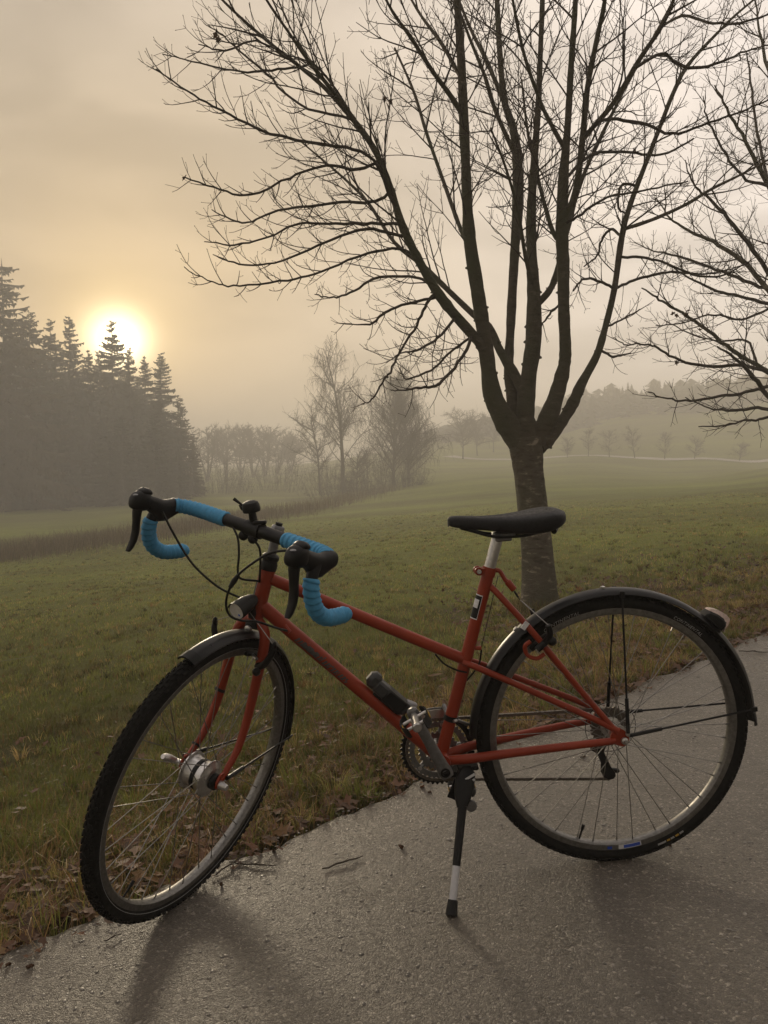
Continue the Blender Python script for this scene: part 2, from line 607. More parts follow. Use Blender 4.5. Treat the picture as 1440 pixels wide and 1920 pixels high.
def make_road_mat():
    m, nt, b = new_mat('wet_coarse_asphalt')
    L = nt.links.new
    v = objcoord(nt)
    # warp so that the packed stones are irregular
    nw = nt.nodes.new('ShaderNodeTexNoise')
    nw.inputs['Scale'].default_value = 60
    nw.inputs['Detail'].default_value = 3
    L(v, nw.inputs['Vector'])
    wv = nt.nodes.new('ShaderNodeVectorMath')
    wv.operation = 'MULTIPLY_ADD'
    L(nw.outputs['Color'], wv.inputs[0])
    wv.inputs[1].default_value = (0.022, 0.022, 0.022)
    L(v, wv.inputs[2])
    cell = nt.nodes.new('ShaderNodeTexVoronoi')
    cell.inputs['Scale'].default_value = 185
    L(wv.outputs[0], cell.inputs['Vector'])
    edge = nt.nodes.new('ShaderNodeTexVoronoi')
    edge.feature = 'DISTANCE_TO_EDGE'
    edge.inputs['Scale'].default_value = 185
    L(wv.outputs[0], edge.inputs['Vector'])
    sepc = nt.nodes.new('ShaderNodeSeparateColor')
    L(cell.outputs['Color'], sepc.inputs[0])
    # stone colour
    rc = nt.nodes.new('ShaderNodeValToRGB')
    e = rc.color_ramp.elements
    e[0].position, e[0].color = 0.0, (0.085, 0.073, 0.058, 1)
    e[1].position, e[1].color = 1.0, (0.34, 0.305, 0.255, 1)
    x = e.new(0.55); x.color = (0.128, 0.111, 0.089, 1)
    x = e.new(0.88); x.color = (0.18, 0.157, 0.127, 1)
    L(sepc.outputs[0], rc.inputs['Fac'])
    n1, r1 = noise_ramp(nt, 1.7, [(0.3, (0.72, 0.72, 0.73)), (0.7, (1.2, 1.18, 1.14))], 6, 0.65, v)
    mul = nt.nodes.new('ShaderNodeMixRGB')
    mul.blend_type = 'MULTIPLY'
    mul.inputs['Fac'].default_value = 1.0
    L(rc.outputs[0], mul.inputs[1])
    L(r1.outputs[0], mul.inputs[2])
    # dark binder between the stones
    gap = nt.nodes.new('ShaderNodeMapRange')
    gap.inputs['From Max'].default_value = 0.12
    L(edge.outputs['Distance'], gap.inputs['Value'])
    mg = nt.nodes.new('ShaderNodeMixRGB')
    L(gap.outputs[0], mg.inputs['Fac'])
    mg.inputs[1].default_value = (0.070, 0.060, 0.048, 1)
    L(mul.outputs[0], mg.inputs[2])
    L(mg.outputs[0], b.inputs['Base Color'])
    # damp patches
    n5, r5 = noise_ramp(nt, 2.3, [(0.35, (0.24,) * 3), (0.66, (0.46,) * 3)], 5, 0.6, v)
    L(r5.outputs[0], b.inputs['Roughness'])
    b.inputs['Specular IOR Level'].default_value = 0.5
    # height: each stone its own level, rounded rim, fine grit
    n6 = nt.nodes.new('ShaderNodeTexNoise')
    n6.inputs['Scale'].default_value = 420
    n6.inputs['Detail'].default_value = 6
    n6.inputs['Roughness'].default_value = 0.7
    L(v, n6.inputs['Vector'])
    m1 = nt.nodes.new('ShaderNodeMath')
    m1.operation = 'MULTIPLY_ADD'
    L(sepc.outputs[1], m1.inputs[0])
    m1.inputs[1].default_value = 0.55
    L(n6.outputs['Fac'], m1.inputs[2])
    g2 = nt.nodes.new('ShaderNodeMapRange')
    g2.inputs['From Max'].default_value = 0.35
    g2.interpolation_type = 'SMOOTHSTEP'
    L(edge.outputs['Distance'], g2.inputs['Value'])
    m2 = nt.nodes.new('ShaderNodeMath')
    m2.operation = 'MULTIPLY'
    L(m1.outputs[0], m2.inputs[0])
    L(g2.outputs[0], m2.inputs[1])
    # larger pits and flakes, unevenly spread, ride on the fine stone
    n7 = nt.nodes.new('ShaderNodeTexNoise')
    n7.inputs['Scale'].default_value = 75
    n7.inputs['Detail'].default_value = 7
    n7.inputs['Roughness'].default_value = 0.62
    n7.inputs['Distortion'].default_value = 0.5
    L(v, n7.inputs['Vector'])
    n8, r8 = noise_ramp(nt, 5.0, [(0.35, (0.6, 0.6, 0.6)), (0.7, (2.4, 2.4, 2.4))], 4, 0.6, v)
    m3 = nt.nodes.new('ShaderNodeMath')
    m3.operation = 'MULTIPLY'
    L(n7.outputs['Fac'], m3.inputs[0])
    L(r8.outputs[0], m3.inputs[1])
    m4 = nt.nodes.new('ShaderNodeMath')
    m4.operation = 'MULTIPLY_ADD'
    L(m2.outputs[0], m4.inputs[0])
    m4.inputs[1].default_value = 0.5
    L(m3.outputs[0], m4.inputs[2])
    bump(nt, b, m4.outputs[0], 0.8, 0.006)
    return m


M['ground'] = make_ground_mat()
M['road'] = make_road_mat()
M['farpath'] = mat_simple('pale_far_path', (0.42, 0.39, 0.34), 0.6, 0, 0.15, 1.0)
M['reed'] = mat_vcol('reed_stalks', 0.8, 0.2, 0.15)

# ------------------------------------------------------------------ terrain
E0 = np.array([-0.847, 1.672])                 # verge edge of the road
EDIR = unit(np.array([3.02, 2.718]))
ENRM = np.array([-EDIR[1], EDIR[0]])           # towards the field


def road_z(x):
    return 0.0543 * np.asarray(x) - 0.0015


def edge_dist(x, y):
    return (np.asarray(x) - E0[0]) * ENRM[0] + (np.asarray(y) - E0[1]) * ENRM[1]


_ctrl_px = [(0, 1300, 5.2), (500, 1200, 6.0), (1010, 1143, 7.5), (1440, 1085, 8.0),
            (0, 1150, 12), (500, 1080, 13), (1000, 1020, 14), (1440, 985, 15),
            (0, 1080, 22), (500, 1025, 24), (1000, 965, 26), (1440, 935, 27),
            (0, 1052, 31), (350, 1005, 37), (640, 958, 50), (800, 935, 60), (1100, 915, 60), (1440, 893, 60),
            (0, 1000, 52), (200, 962, 75), (400, 940, 85), (0, 948, 100), (300, 933, 105), (600, 915, 118),
            (740, 908, 95), (900, 893, 92), (1100, 884, 95), (1440, 876, 95),
            (1050, 857, 138), (1250, 863, 132), (1440, 868, 126), (900, 862, 150), (600, 885, 165), (300, 900, 180), (0, 905, 190),
            (1150, 815, 175), (1440, 780, 170), (1000, 838, 180), (1300, 790, 180),
            (1440, 745, 225), (1150, 765, 235), (900, 800, 250), (700, 850, 260), (300, 880, 280), (0, 880, 300)]
_c = [at(*p) for p in _ctrl_px]
for x, y, z in [(-30, -25, -1.8), (30, -25, 1.8), (0, -30, 0), (0, -150, 0), (120, -60, 4), (-120, -60, -4), (250, 60, 16),
                (-60, 8, -3.2), (-200, 60, -4), (60, 12, 3.0), (20, 6, 1.0), (-14, 2, -1.0), (500, 400, 20), (0, 580, 8), (-500, 300, -2), (-400, -300, -4), (400, -300, 6)]:
    _c.append(np.array([x, y, z], float))
_c = np.array(_c)


def _warp(x, y):
    r = np.hypot(x, y)
    th = np.arctan2(x, y)
    lr = np.log(r + 2.0)
    return np.stack([lr * np.sin(th * 0.5) * 2.0, lr * np.cos(th * 0.5)], -1)


_wc = _warp(_c[:, 0], _c[:, 1])


def _phi(a, b):
    d2 = ((a[:, None, :] - b[None, :, :]) ** 2).sum(-1)
    return np.sqrt(d2 + 0.04)


_A = _phi(_wc, _wc)
_n = len(_c)
_K = np.zeros((_n + 1, _n + 1))
_K[:_n, :_n] = _A - np.eye(_n) * 0.01
_K[:_n, _n] = 1
_K[_n, :_n] = 1
_coef = np.linalg.solve(_K, np.r_[_c[:, 2], 0])


def ground_z(x, y):
    x = np.atleast_1d(np.asarray(x, float)).ravel()
    y = np.atleast_1d(np.asarray(y, float)).ravel()
    out = np.empty(len(x))
    for i in range(0, len(x), 20000):
        s = slice(i, i + 20000)
        out[s] = _phi(_warp(x[s], y[s]), _wc) @ _coef[:_n] + _coef[_n]
    rz = road_z(x) - 0.035
    s = edge_dist(x, y)
    t = np.clip((s - 0.0) / 2.6, 0, 1)
    t = t * t * (3 - 2 * t)
    far_side = np.clip((-s - 3.2) / 6.0, 0, 1)
    far_side = far_side * far_side * (3 - 2 * far_side)
    w = np.where(s > 0, t, far_side)
    # gentle unevenness of the turf
    bumps = 0.018 * np.sin(x * 3.1 + 1.3 * np.sin(y * 1.7)) * np.sin(y * 2.3 + 0.7) + 0.05 * np.sin(x * 0.55 + 1.0) * np.sin(y * 0.43)
    bumps = bumps * np.clip(s / 1.0, 0, 1)
    return rz * (1 - w) + (out + bumps) * w


def gz(x, y):
    return float(ground_z(x, y)[0])


# value noise for patchiness
_rn = np.random.default_rng(5).random((64, 64))


def vnoise(x, y, s):
    x = np.asarray(x) * s + 1000.3
    y = np.asarray(y) * s + 1000.7
    xi, yi = np.floor(x).astype(int), np.floor(y).astype(int)
    fx, fy = x - xi, y - yi
    fx, fy = fx * fx * (3 - 2 * fx), fy * fy * (3 - 2 * fy)
    g = lambda a, b: _rn[a % 64, b % 64]
    return (g(xi, yi) * (1 - fx) + g(xi + 1, yi) * fx) * (1 - fy) + (g(xi, yi + 1) * (1 - fx) + g(xi + 1, yi + 1) * fx) * fy


def brownness(x, y):
    """share of bare, littered ground: strong near the road edge, patches in the field"""
    s = edge_dist(x, y)
    b = 0.75 * np.exp(-np.clip(s, 0, None) / 0.9)
    b = b + np.clip(vnoise(x, y, 1.1) * 0.9 + vnoise(x, y, 3.7) * 0.5 - 0.62, 0, 1) * 1.1 * np.exp(-np.clip(s - 1.5, 0, None) / 5.0)
    # worn strip beside the tree on the right
    b = b + 0.75 * np.exp(-((y - 7.2 - 0.35 * (x - 2)) / 1.0) ** 2) * np.clip((x - 0.8) / 1.5, 0, 1) * (0.4 + 0.9 * vnoise(x, y, 2.0))
    return np.clip(b, 0, 1)


def build_ground():
    th = np.linspace(0, 2 * math.pi, 361)[:-1]
    # finer in front of the camera
    th = th - 0.62 * np.sin(th)
    rr = np.concatenate([[0.02], np.geomspace(0.5, 600, 260)])
    X = (rr[:, None] * np.sin(th)[None, :]).ravel()
    Y = (rr[:, None] * np.cos(th)[None, :]).ravel()
    Z = ground_z(X, Y)
    rep_r = np.repeat(rr, len(th))
    n = len(th)
    k = len(rr)
    i = np.arange(k - 1)[:, None] * n
    j = np.arange(n)[None, :]
    j2 = (j + 1) % n
    a, b, c, d = (i + j), (i + j2), (i + n + j2), (i + n + j)
    T = np.concatenate([np.stack([a, b, c], -1).reshape(-1, 3), np.stack([a, c, d], -1).reshape(-1, 3)])
    T = T[:, ::-1]
    soil = np.where(rep_r < 60, brownness(X, Y) * 0.9, 0.0)
    me = tri_mesh('ground', np.stack([X, Y, Z], 1), T, M['ground'], np.repeat(soil[:, None], 3, 1), smooth=True)
    tag(link('ground', me), kind='structure')


build_ground()


def build_road():
    rng = np.random.default_rng(3)
    L = np.concatenate([-np.geomspace(60, 4, 30), np.linspace(-3.9, 8, 300), np.geomspace(8.2, 120, 60)])
    k = len(L)
    edge = 0.018 * np.sin(L * 5.1) + 0.012 * np.sin(L * 13.7 + 1) + 0.02 * rng.standard_normal(k) * 0.5
    S = np.concatenate([[0.0], -np.geomspace(0.03, 3.2, 24)])
    V, F = [], []
    for a in range(k):
        for bi, s in enumerate(S):
            ss = s + edge[a] * max(0, 1 + s * 3)
            p = E0 + EDIR * L[a] + ENRM * ss
            drop = 0.012 if bi == 0 else 0.0
            far = max(0, abs(L[a] - 2) - 15)
            V.append((p[0], p[1], float(road_z(p[0])) - drop))
    m = len(S)
    for a in range(k - 1):
        for b in range(m - 1):
            F.append((a * m + b, a * m + b + 1, (a + 1) * m + b + 1, (a + 1) * m + b))
    # the broken side face of the asphalt
    o = len(V)
    for a in range(k):
        p = V[a * m]
        V.append((p[0] + ENRM[0] * 0.02, p[1] + ENRM[1] * 0.02, p[2] - 0.05))
    for a in range(k - 1):
        F.append((o + a, a * m, (a + 1) * m, o + a + 1))
    me = bpy.data.meshes.new('road')
    me.from_pydata(V, [], F)
    me.materials.append(M['road'])
    me.shade_smooth()
    tag(link('road', me), kind='structure')


build_road()


def ico():
    t = (1 + 5 ** 0.5) / 2
    v = np.array([(-1, t, 0), (1, t, 0), (-1, -t, 0), (1, -t, 0), (0, -1, t), (0, 1, t), (0, -1, -t), (0, 1, -t), (t, 0, -1), (t, 0, 1), (-t, 0, -1), (-t, 0, 1)], float)
    v /= np.linalg.norm(v[0])
    f = np.array([(0, 11, 5), (0, 5, 1), (0, 1, 7), (0, 7, 10), (0, 10, 11), (1, 5, 9), (5, 11, 4), (11, 10, 2), (10, 7, 6), (7, 1, 8), (3, 9, 4), (3, 4, 2), (3, 2, 6), (3, 6, 8), (3, 8, 9), (4, 9, 5), (2, 4, 11), (6, 2, 10), (8, 6, 7), (9, 8, 1)])
    return v, f


def build_aggregate():
    rng = np.random.default_rng(11)
    N = 30000
    u = rng.uniform(-1.6, 6.5, N)
    s = -rng.uniform(0.0, 2.3, N)
    p = E0[None] + EDIR[None] * u[:, None] + ENRM[None] * s[:, None]
    size = 0.0016 + 0.0034 * rng.random(N) ** 2.2 + 0.003 * (rng.random(N) > 0.99)
    v, f = ico()
    jit = 1 + 0.28 * rng.standard_normal((N, 12, 1)).clip(-1.2, 1.2)
    V = v[None] * jit
    a = rng.uniform(0, 2 * math.pi, N)
    st = rng.uniform(0.8, 1.7, N)
    x = V[:, :, 0] * st[:, None]
    y = V[:, :, 1]
    X = x * np.cos(a)[:, None] - y * np.sin(a)[:, None]
    Y = x * np.sin(a)[:, None] + y * np.cos(a)[:, None]
    Z = V[:, :, 2] * rng.uniform(0.2, 0.42, N)[:, None]
    W = np.stack([X, Y, Z], -1) * size[:, None, None]
    W[:, :, 0] += p[:, 0][:, None]
    W[:, :, 1] += p[:, 1][:, None]
    W[:, :, 2] += (road_z(p[:, 0]) - size * 0.05)[:, None]
    T = (f[None] + (np.arange(N) * 12)[:, None, None]).reshape(-1, 3)
    g = rng.uniform(0.07, 0.22, N) + 0.16 * (rng.random(N) > 0.95)
    C = np.stack([g * 1.05, g * 0.95, g * 0.82], 1)
    me = tri_mesh('aggregate', W.reshape(-1, 3), T, M['stones'], np.repeat(C, 12, 0), smooth=True)
    tag(link('aggregate', me), 'loose and embedded aggregate stones of the wet road surface', 'gravel', kind='stuff')


build_aggregate()


def blades(name, x, y, h, w, lean, C, mat, rng, la=None):
    """bent three-triangle blades"""
    N = len(x)
    z = ground_z(x, y)
    a = rng.uniform(0, 2 * math.pi, N)
    la = rng.uniform(0, 2 * math.pi, N) if la is None else la
    dx, dy = np.cos(a) * w / 2, np.sin(a) * w / 2
    lx, ly = np.cos(la) * lean * h, np.sin(la) * lean * h
    V = np.empty((N, 5, 3))
    V[:, 0] = np.stack([x - dx, y - dy, z - 0.006], 1)
    V[:, 1] = np.stack([x + dx, y + dy, z - 0.006], 1)
    V[:, 2] = np.stack([x - dx * .8 + lx * .35, y - dy * .8 + ly * .35, z + h * .6], 1)
    V[:, 3] = np.stack([x + dx * .8 + lx * .35, y + dy * .8 + ly * .35, z + h * .6], 1)
    V[:, 4] = np.stack([x + lx, y + ly, z + h * np.sqrt(np.clip(1 - lean ** 2 * .6, .05, 1))], 1)
    T = np.array([(0, 1, 3), (0, 3, 2), (2, 3, 4)])
    T = (T[None] + (np.arange(N) * 5)[:, None, None]).reshape(-1, 3)
    return tri_mesh(name, V.reshape(-1, 3), T, mat, np.repeat(C, 5, 0))


def build_grass():
    rng = np.random.default_rng(21)
    N = 330000
    th = rng.uniform(rad(-40), rad(40), N)
    r = np.exp(rng.uniform(math.log(1.55), math.log(42), N))
    x, y = r * np.sin(th), r * np.cos(th)
    s = edge_dist(x, y)
    clump = vnoise(x, y, 9) * 0.6 + vnoise(x, y, 23) * 0.6
    br = brownness(x, y)
    keep = (s > 0.03 * rng.random(N) - 0.012) & (rng.random(N) < np.clip(1.15 - 0.85 * br + (clump - .6) * 1.3, 0.06, 1))
    x, y, r, s, br, clump = (q[keep] for q in (x, y, r, s, br, clump))
    N = len(x)
    edge = np.exp(-s / 1.1)
    h = (0.016 + 0.022 * rng.random(N) + 0.05 * edge * rng.random(N) ** 1.3 * (0.5 + clump)) * (1 + 0.012 * r)
    tuft = vnoise(x, y, 4.5) > 0.70
    h = np.where(tuft & (s < 3.0), h * 1.9, h)
    h = np.where(vnoise(x, y, 1.6) < 0.3, h * 0.6, h)
    w = (0.0022 + 0.0016 * rng.random(N)) * (1 + 0.11 * np.clip(r - 2, 0, None))
    lean = np.clip(rng.normal(0.62, 0.28, N), 0.05, 1.15)
    green = np.array([0.115, 0.128, 0.028])
    bright = np.array([0.225, 0.235, 0.055])
    straw = np.array([0.36, 0.25, 0.10])
    brown = np.array([0.17, 0.095, 0.042])
    t = rng.random((N, 1))
    C = green * (1 - t) + bright * t
    dead = rng.random(N) < (0.12 + 0.55 * br)
    t2 = rng.random((N, 1))
    C = np.where(dead[:, None], straw * t2 + brown * (1 - t2), C)
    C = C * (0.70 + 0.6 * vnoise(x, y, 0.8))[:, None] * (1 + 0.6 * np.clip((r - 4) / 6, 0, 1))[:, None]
    patch = (vnoise(x, y, 1.9) + 0.5 * vnoise(x, y, 5.1)) > 0.95
    C = np.where((patch & (r > 3))[:, None], C * 0.55 + np.array([0.03, 0.014, 0.004]), C)
    # rough tufts round the foot of the big tree
    n2 = 2600
    a = rng.uniform(0, 2 * math.pi, n2)
    rr = 0.19 + rng.exponential(.09, n2)
    tb = at(1012, 1143, 7.5)
    x, y = np.r_[x, tb[0] + rr * np.cos(a)], np.r_[y, tb[1] + rr * np.sin(a)]
    h = np.r_[h, 0.05 + .12 * rng.random(n2) * np.exp(-(rr - .19) / .12)]
    w = np.r_[w, np.full(n2, .005)]
    lean = np.r_[lean, np.clip(rng.normal(.5, .3, n2), 0.05, 1.1)]
    t3 = rng.random((n2, 1))
    C = np.r_[C, green * t3 + np.where(rng.random((n2, 1)) > .5, straw, brown) * (1 - t3)]
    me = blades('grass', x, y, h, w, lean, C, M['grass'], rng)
    tag(link('grass', me), 'short damp grass of the meadow and longer tufts along the road', 'grass', kind='stuff')
    # long fallen straw on the verge
    N = 11000
    u = rng.uniform(-1.5, 6, N)
    s = 0.02 + rng.exponential(0.55, N)
    x = E0[0] + EDIR[0] * u + ENRM[0] * s
    y = E0[1] + EDIR[1] * u + ENRM[1] * s
    h = 0.03 + 0.10 * rng.random(N)
    clp = vnoise(x, y, 2.2) + 0.6 * vnoise(x, y, 6.0) > 0.62
    x, y, h, N = x[clp], y[clp], h[clp], int(clp.sum())
    w = 0.0015 + 0.0012 * rng.random(N)
    lean = np.clip(rng.normal(1.05, 0.15, N), 0.7, 1.25)
    t2 = rng.random((N, 1))
    C = (np.array([0.40, 0.27, 0.11]) * t2 + np.array([0.13, 0.065, 0.028]) * (1 - t2))
    me = blades('straw', x, y, h, w, lean, C, M['grass'], rng)
    tag(link('straw', me), 'dead yellow and brown straw lying along the grass verge', 'straw', kind='stuff')


build_grass()


def build_tufts():
    """individual arching tussocks of long grass on the verge and over the near field"""
    rng = np.random.default_rng(23)
    n1, n2, n3 = 620, 500, 6000
    u = rng.uniform(-1.6, 6.5, n1)
    sd = 0.05 + rng.exponential(0.7, n1)
    tx = E0[0] + EDIR[0] * u + ENRM[0] * sd
    ty = E0[1] + EDIR[1] * u + ENRM[1] * sd
    x2 = rng.uniform(0.8, 6.5, n2)
    tx = np.r_[tx, x2]
    ty = np.r_[ty, 7.0 + 0.35 * (x2 - 2) + rng.normal(0, 1.2, n2)]
    th = rng.uniform(rad(-36), rad(36), n3)
    r3 = np.exp(rng.uniform(math.log(4.0), math.log(38), n3))
    tx, ty = np.r_[tx, r3 * np.sin(th)], np.r_[ty, r3 * np.cos(th)]
    near = np.r_[np.ones(n1 + n2, bool), np.zeros(n3, bool)]
    ok = edge_dist(tx, ty) > 0.04
    tx, ty, near = tx[ok], ty[ok], near[ok]
    X, Y, H, W, LE, C, A = [], [], [], [], [], [], []
    pal = np.array([[.11, .13, .026], [.21, .235, .048], [.50, .36, .15], [.26, .135, .05], [.36, .30, .11]])
    for x, y, nr in zip(tx, ty, near):
        k = int(rng.integers(22, 60)) if nr else 16
        d = math.hypot(x, y)
        R_ = rng.uniform(.012, .035) * (1 if nr else 1 + d * .05)
        a = rng.uniform(0, 2 * math.pi, k)
        q = R_ * np.sqrt(rng.random(k))
        X.append(x + q * np.cos(a)); Y.append(y + q * np.sin(a))
        hh = rng.uniform(.035, .105) if nr else rng.uniform(.03, .06)
        H.append(hh * rng.uniform(.45, 1.1, k))
        W.append(np.full(k, .0028 * (1 + .10 * max(0, d - 2))))
        LE.append(np.clip(.15 + .75 * q / R_ + rng.normal(0, .15, k), .05, 1.15))
        A.append(a + rng.normal(0, .3, k))
        c0 = pal[rng.choice(5, p=[.40, .30, .08, .10, .12])]
        c1 = pal[rng.choice(5)]
        t = rng.random((k, 1)) ** 2
        C.append((c0 * (1 - t) + c1 * t) * (rng.uniform(.7, 1.15) if nr else rng.choice([.35, .6, 1.0, 1.25])))
    X, Y, H, W, LE, A = (np.concatenate(z) for z in (X, Y, H, W, LE, A))
    me = blades('tufts', X, Y, H, W, LE, np.concatenate(C), M['grass'], rng, A)
    tag(link('grass_tufts', me), 'rough green and straw-coloured grass tufts along the verge', 'grass', kind='stuff')


build_tufts()


def leaf_outline(lobed=True):
    pts = []
    for i in range(10):
        a = i / 10 * 2 * math.pi
        r = 1.0 if i % 2 == 0 else (0.55 if lobed else 0.85)
        pts.append((r * math.cos(a) * 1.1, r * math.sin(a) * 0.8))
    return np.array(pts)


def build_litter():
    rng = np.random.default_rng(31)
    N1, N2 = 7000, 4200
    u = rng.uniform(-1.6, 6, N1)
    s = -0.07 + rng.exponential(0.42, N1)
    x1 = E0[0] + EDIR[0] * u + ENRM[0] * s
    y1 = E0[1] + EDIR[1] * u + ENRM[1] * s
    x2 = rng.uniform(0.6, 5.5, N2)
    y2 = 7.2 + 0.35 * (x2 - 2) + rng.normal(0, 1.1, N2)
    x, y = np.r_[x1, x2], np.r_[y1, y2]
    ok = (edge_dist(x, y) > 0.0) | (rng.random(len(x)) < 0.35)
    x, y = x[ok], y[ok]
    N = len(x)
    z = ground_z(x, y) + 0.008 + 0.026 * rng.random(N)
    z = np.where(edge_dist(x, y) < 0.02, road_z(x) + 0.006, z)
    base = leaf_outline()
    K = len(base)
    sz = 0.008 + 0.026 * rng.random(N) ** 1.4
    sz = np.where(edge_dist(x, y) < 0.0, sz * 0.45, sz)
    a = rng.uniform(0, 2 * math.pi, N)
    tilt = rng.normal(0, 0.5, N)
    curl = rng.normal(0.25, 0.35, N)
    P = np.empty((N, K + 1, 3))
    bx = np.r_[base[:, 0], 0][None] * np.ones((N, 1))
    by = np.r_[base[:, 1], 0][None] * np.ones((N, 1))
    bx = bx * (1 + 0.25 * rng.standard_normal((N, K + 1)))
    bz = (by ** 2) * curl[:, None] + bx * np.sin(tilt)[:, None]
    X = bx * np.cos(a)[:, None] - by * np.sin(a)[:, None]
    Y = bx * np.sin(a)[:, None] + by * np.cos(a)[:, None]
    P[:, :, 0] = x[:, None] + X * sz[:, None]
    P[:, :, 1] = y[:, None] + Y * sz[:, None]
    P[:, :, 2] = z[:, None] + bz * sz[:, None]
    T = np.array([(K, i, (i + 1) % K) for i in range(K)])
    T = (T[None] + (np.arange(N) * (K + 1))[:, None, None]).reshape(-1, 3)
    t = rng.random((N, 1))
    C = np.array([0.15, 0.068, 0.032]) * t + np.array([0.075, 0.045, 0.028]) * (1 - t)
    C = np.where(rng.random((N, 1)) > 0.9, np.array([[0.16, 0.085, 0.03]]), C)
    me = tri_mesh('leaf_litter', P.reshape(-1, 3), T, M['litter'], np.repeat(C, K + 1, 0))
    tag(link('leaf_litter', me), 'brown fallen leaves rotting in the grass verge', 'leaves', kind='stuff')


build_litter()

# ------------------------------------------------------------------ haze
def build_haze():
    b = MB()
    b.box((0, 0, 13.5), (1240, 1240, 45.0))
    m = bpy.data.materials.new('morning_haze')
    m.use_nodes = True
    nt = m.node_tree
    for n in list(nt.nodes):
        nt.nodes.remove(n)
    pv = nt.nodes.new('ShaderNodeVolumePrincipled')
    pv.inputs['Color'].default_value = (0.98, 0.94, 0.87, 1)
    pv.inputs['Density'].default_value = HAZE
    pv.inputs['Anisotropy'].default_value = 0.15
    out = nt.nodes.new('ShaderNodeOutputMaterial')
    nt.links.new(pv.outputs[0], out.inputs['Volume'])
    o = b.build('haze', m, smooth=False)
    tag(o, 'thin morning fog filling the whole valley', 'haze', kind='stuff')


HAZE = 0.0055
build_haze()


# ------------------------------------------------------------------ bare trees
def px_poly(pl, d0, d1):
    """traced branch: [(px, py, width px)...] with depth running d0 -> d1; returns points, radii"""
    P, R = [], []
    xs = np.array([p[:2] for p in pl], float)
    L = np.r_[0, np.cumsum(np.linalg.norm(np.diff(xs, axis=0), axis=1))]
    L /= L[-1]
    for (x, y, w), t in zip(pl, L):
        d = d0 + (d1 - d0) * t
        P.append(at(x, y, d))
        R.append(w / 2 / FPX * d * (1.0 if y > 700 else 0.86))
    return np.array(P), np.array(R)


def smooth_branch(P, R, n=4):
    Q = smooth_path(np.c_[P, R], n)
    return Q[:, :3], np.maximum(Q[:, 3], 0.0008)


def wander(rng, start, direc, length, r0, r1, step, jitter, up, droop=0.0):
    n = max(3, int(length / step) + 1)
    P = [np.array(start, float)]
    d = unit(direc)
    for i in range(n - 1):
        t = i / (n - 1)
        d = unit(d + rng.normal(0, jitter, 3) + np.array([0, 0, up * t - droop * (1 - t)]))
        P.append(P[-1] + d * length / (n - 1))
    return np.array(P), np.linspace(r0, r1, n)


def spawn(rng, P, R, b, level, cfg, f0=0.12):
    """recursive side branches of one branch"""
    if level >= len(cfg):
        return
    c = cfg[level]
    seg = np.linalg.norm(np.diff(P, axis=0), axis=1)
    S = np.r_[0, np.cumsum(seg)]
    L = S[-1]
    s = L * f0 + rng.uniform(0, c['gap'])
    side = rng.uniform(0, 2 * math.pi)
    while s < L * 0.985:
        i = min(len(seg) - 1, int(np.searchsorted(S, s)) - 1)
        t = (s - S[i]) / max(1e-9, seg[i])
        p = P[i] + (P[i + 1] - P[i]) * t
        r = R[i] + (R[i + 1] - R[i]) * t
        T = unit(P[i + 1] - P[i])
        a = np.array([0, 0, 1.0]) if abs(T[2]) < 0.9 else np.array([1.0, 0, 0])
        u = unit(np.cross(T, a))
        w = np.cross(T, u)
        side += math.pi / 2 + rng.normal(0, 0.35)
        for k in range(2 if rng.random() < c.get('pair', 0.4) else 1):
            ph = side + k * math.pi
            lat = u * math.cos(ph) + w * math.sin(ph)
            lat = unit(lat + np.array([0, 0, c.get('bias', 0.0)]))
            ang = rad(rng.uniform(*c['ang']))
            d = T * math.cos(ang) + lat * math.sin(ang)
            ln = c['len'] * rng.uniform(0.45, 1.25) * (1.0 - 0.5 * s / L)
            ln = min(ln, 1.1 * (L - s) + c['len'] * 0.35)
            rr = min(r * 0.75, c['r'] * rng.uniform(0.7, 1.25))
            Q, QR = wander(rng, p, d, ln, rr, max(c['tip'], rr * 0.3), c['step'], c['jit'], c['up'], c.get('droop', 0.0))
            b.tube(Q, QR, c['n'], cap=False)
            if c.get('bud') and rng.random() < 0.8:
                e = Q[-1]
                tt = unit(Q[-1] - Q[-2])
                b.tube([e, e + tt * c['bud'] * 0.5, e + tt * c['bud']], [QR[-1], QR[-1] * 2.0, QR[-1] * 0.3], 4, cap=False)
            spawn(rng, Q, QR, b, level + 1, cfg, 0.15)
        s += c['gap'] * rng.uniform(0.6, 1.5)


def leaf_mesh(name, size, rng):
    b = MB()
    o = leaf_outline() * size
    V = [(x, y, 0.5 * size * (y / size) ** 2 + 0.15 * x * rng.normal()) for x, y in o] + [(0, 0, -0.1 * size)]
    K = len(o)
    b.add(V, [(K, i, (i + 1) % K) for i in range(K)])
    b.add([(-0.002, 0, 0), (0.002, 0, 0), (0.001, 0, size * 1.6)], [(0, 1, 2)])
    return b.mesh(name, M['deadleaf'], smooth=False)


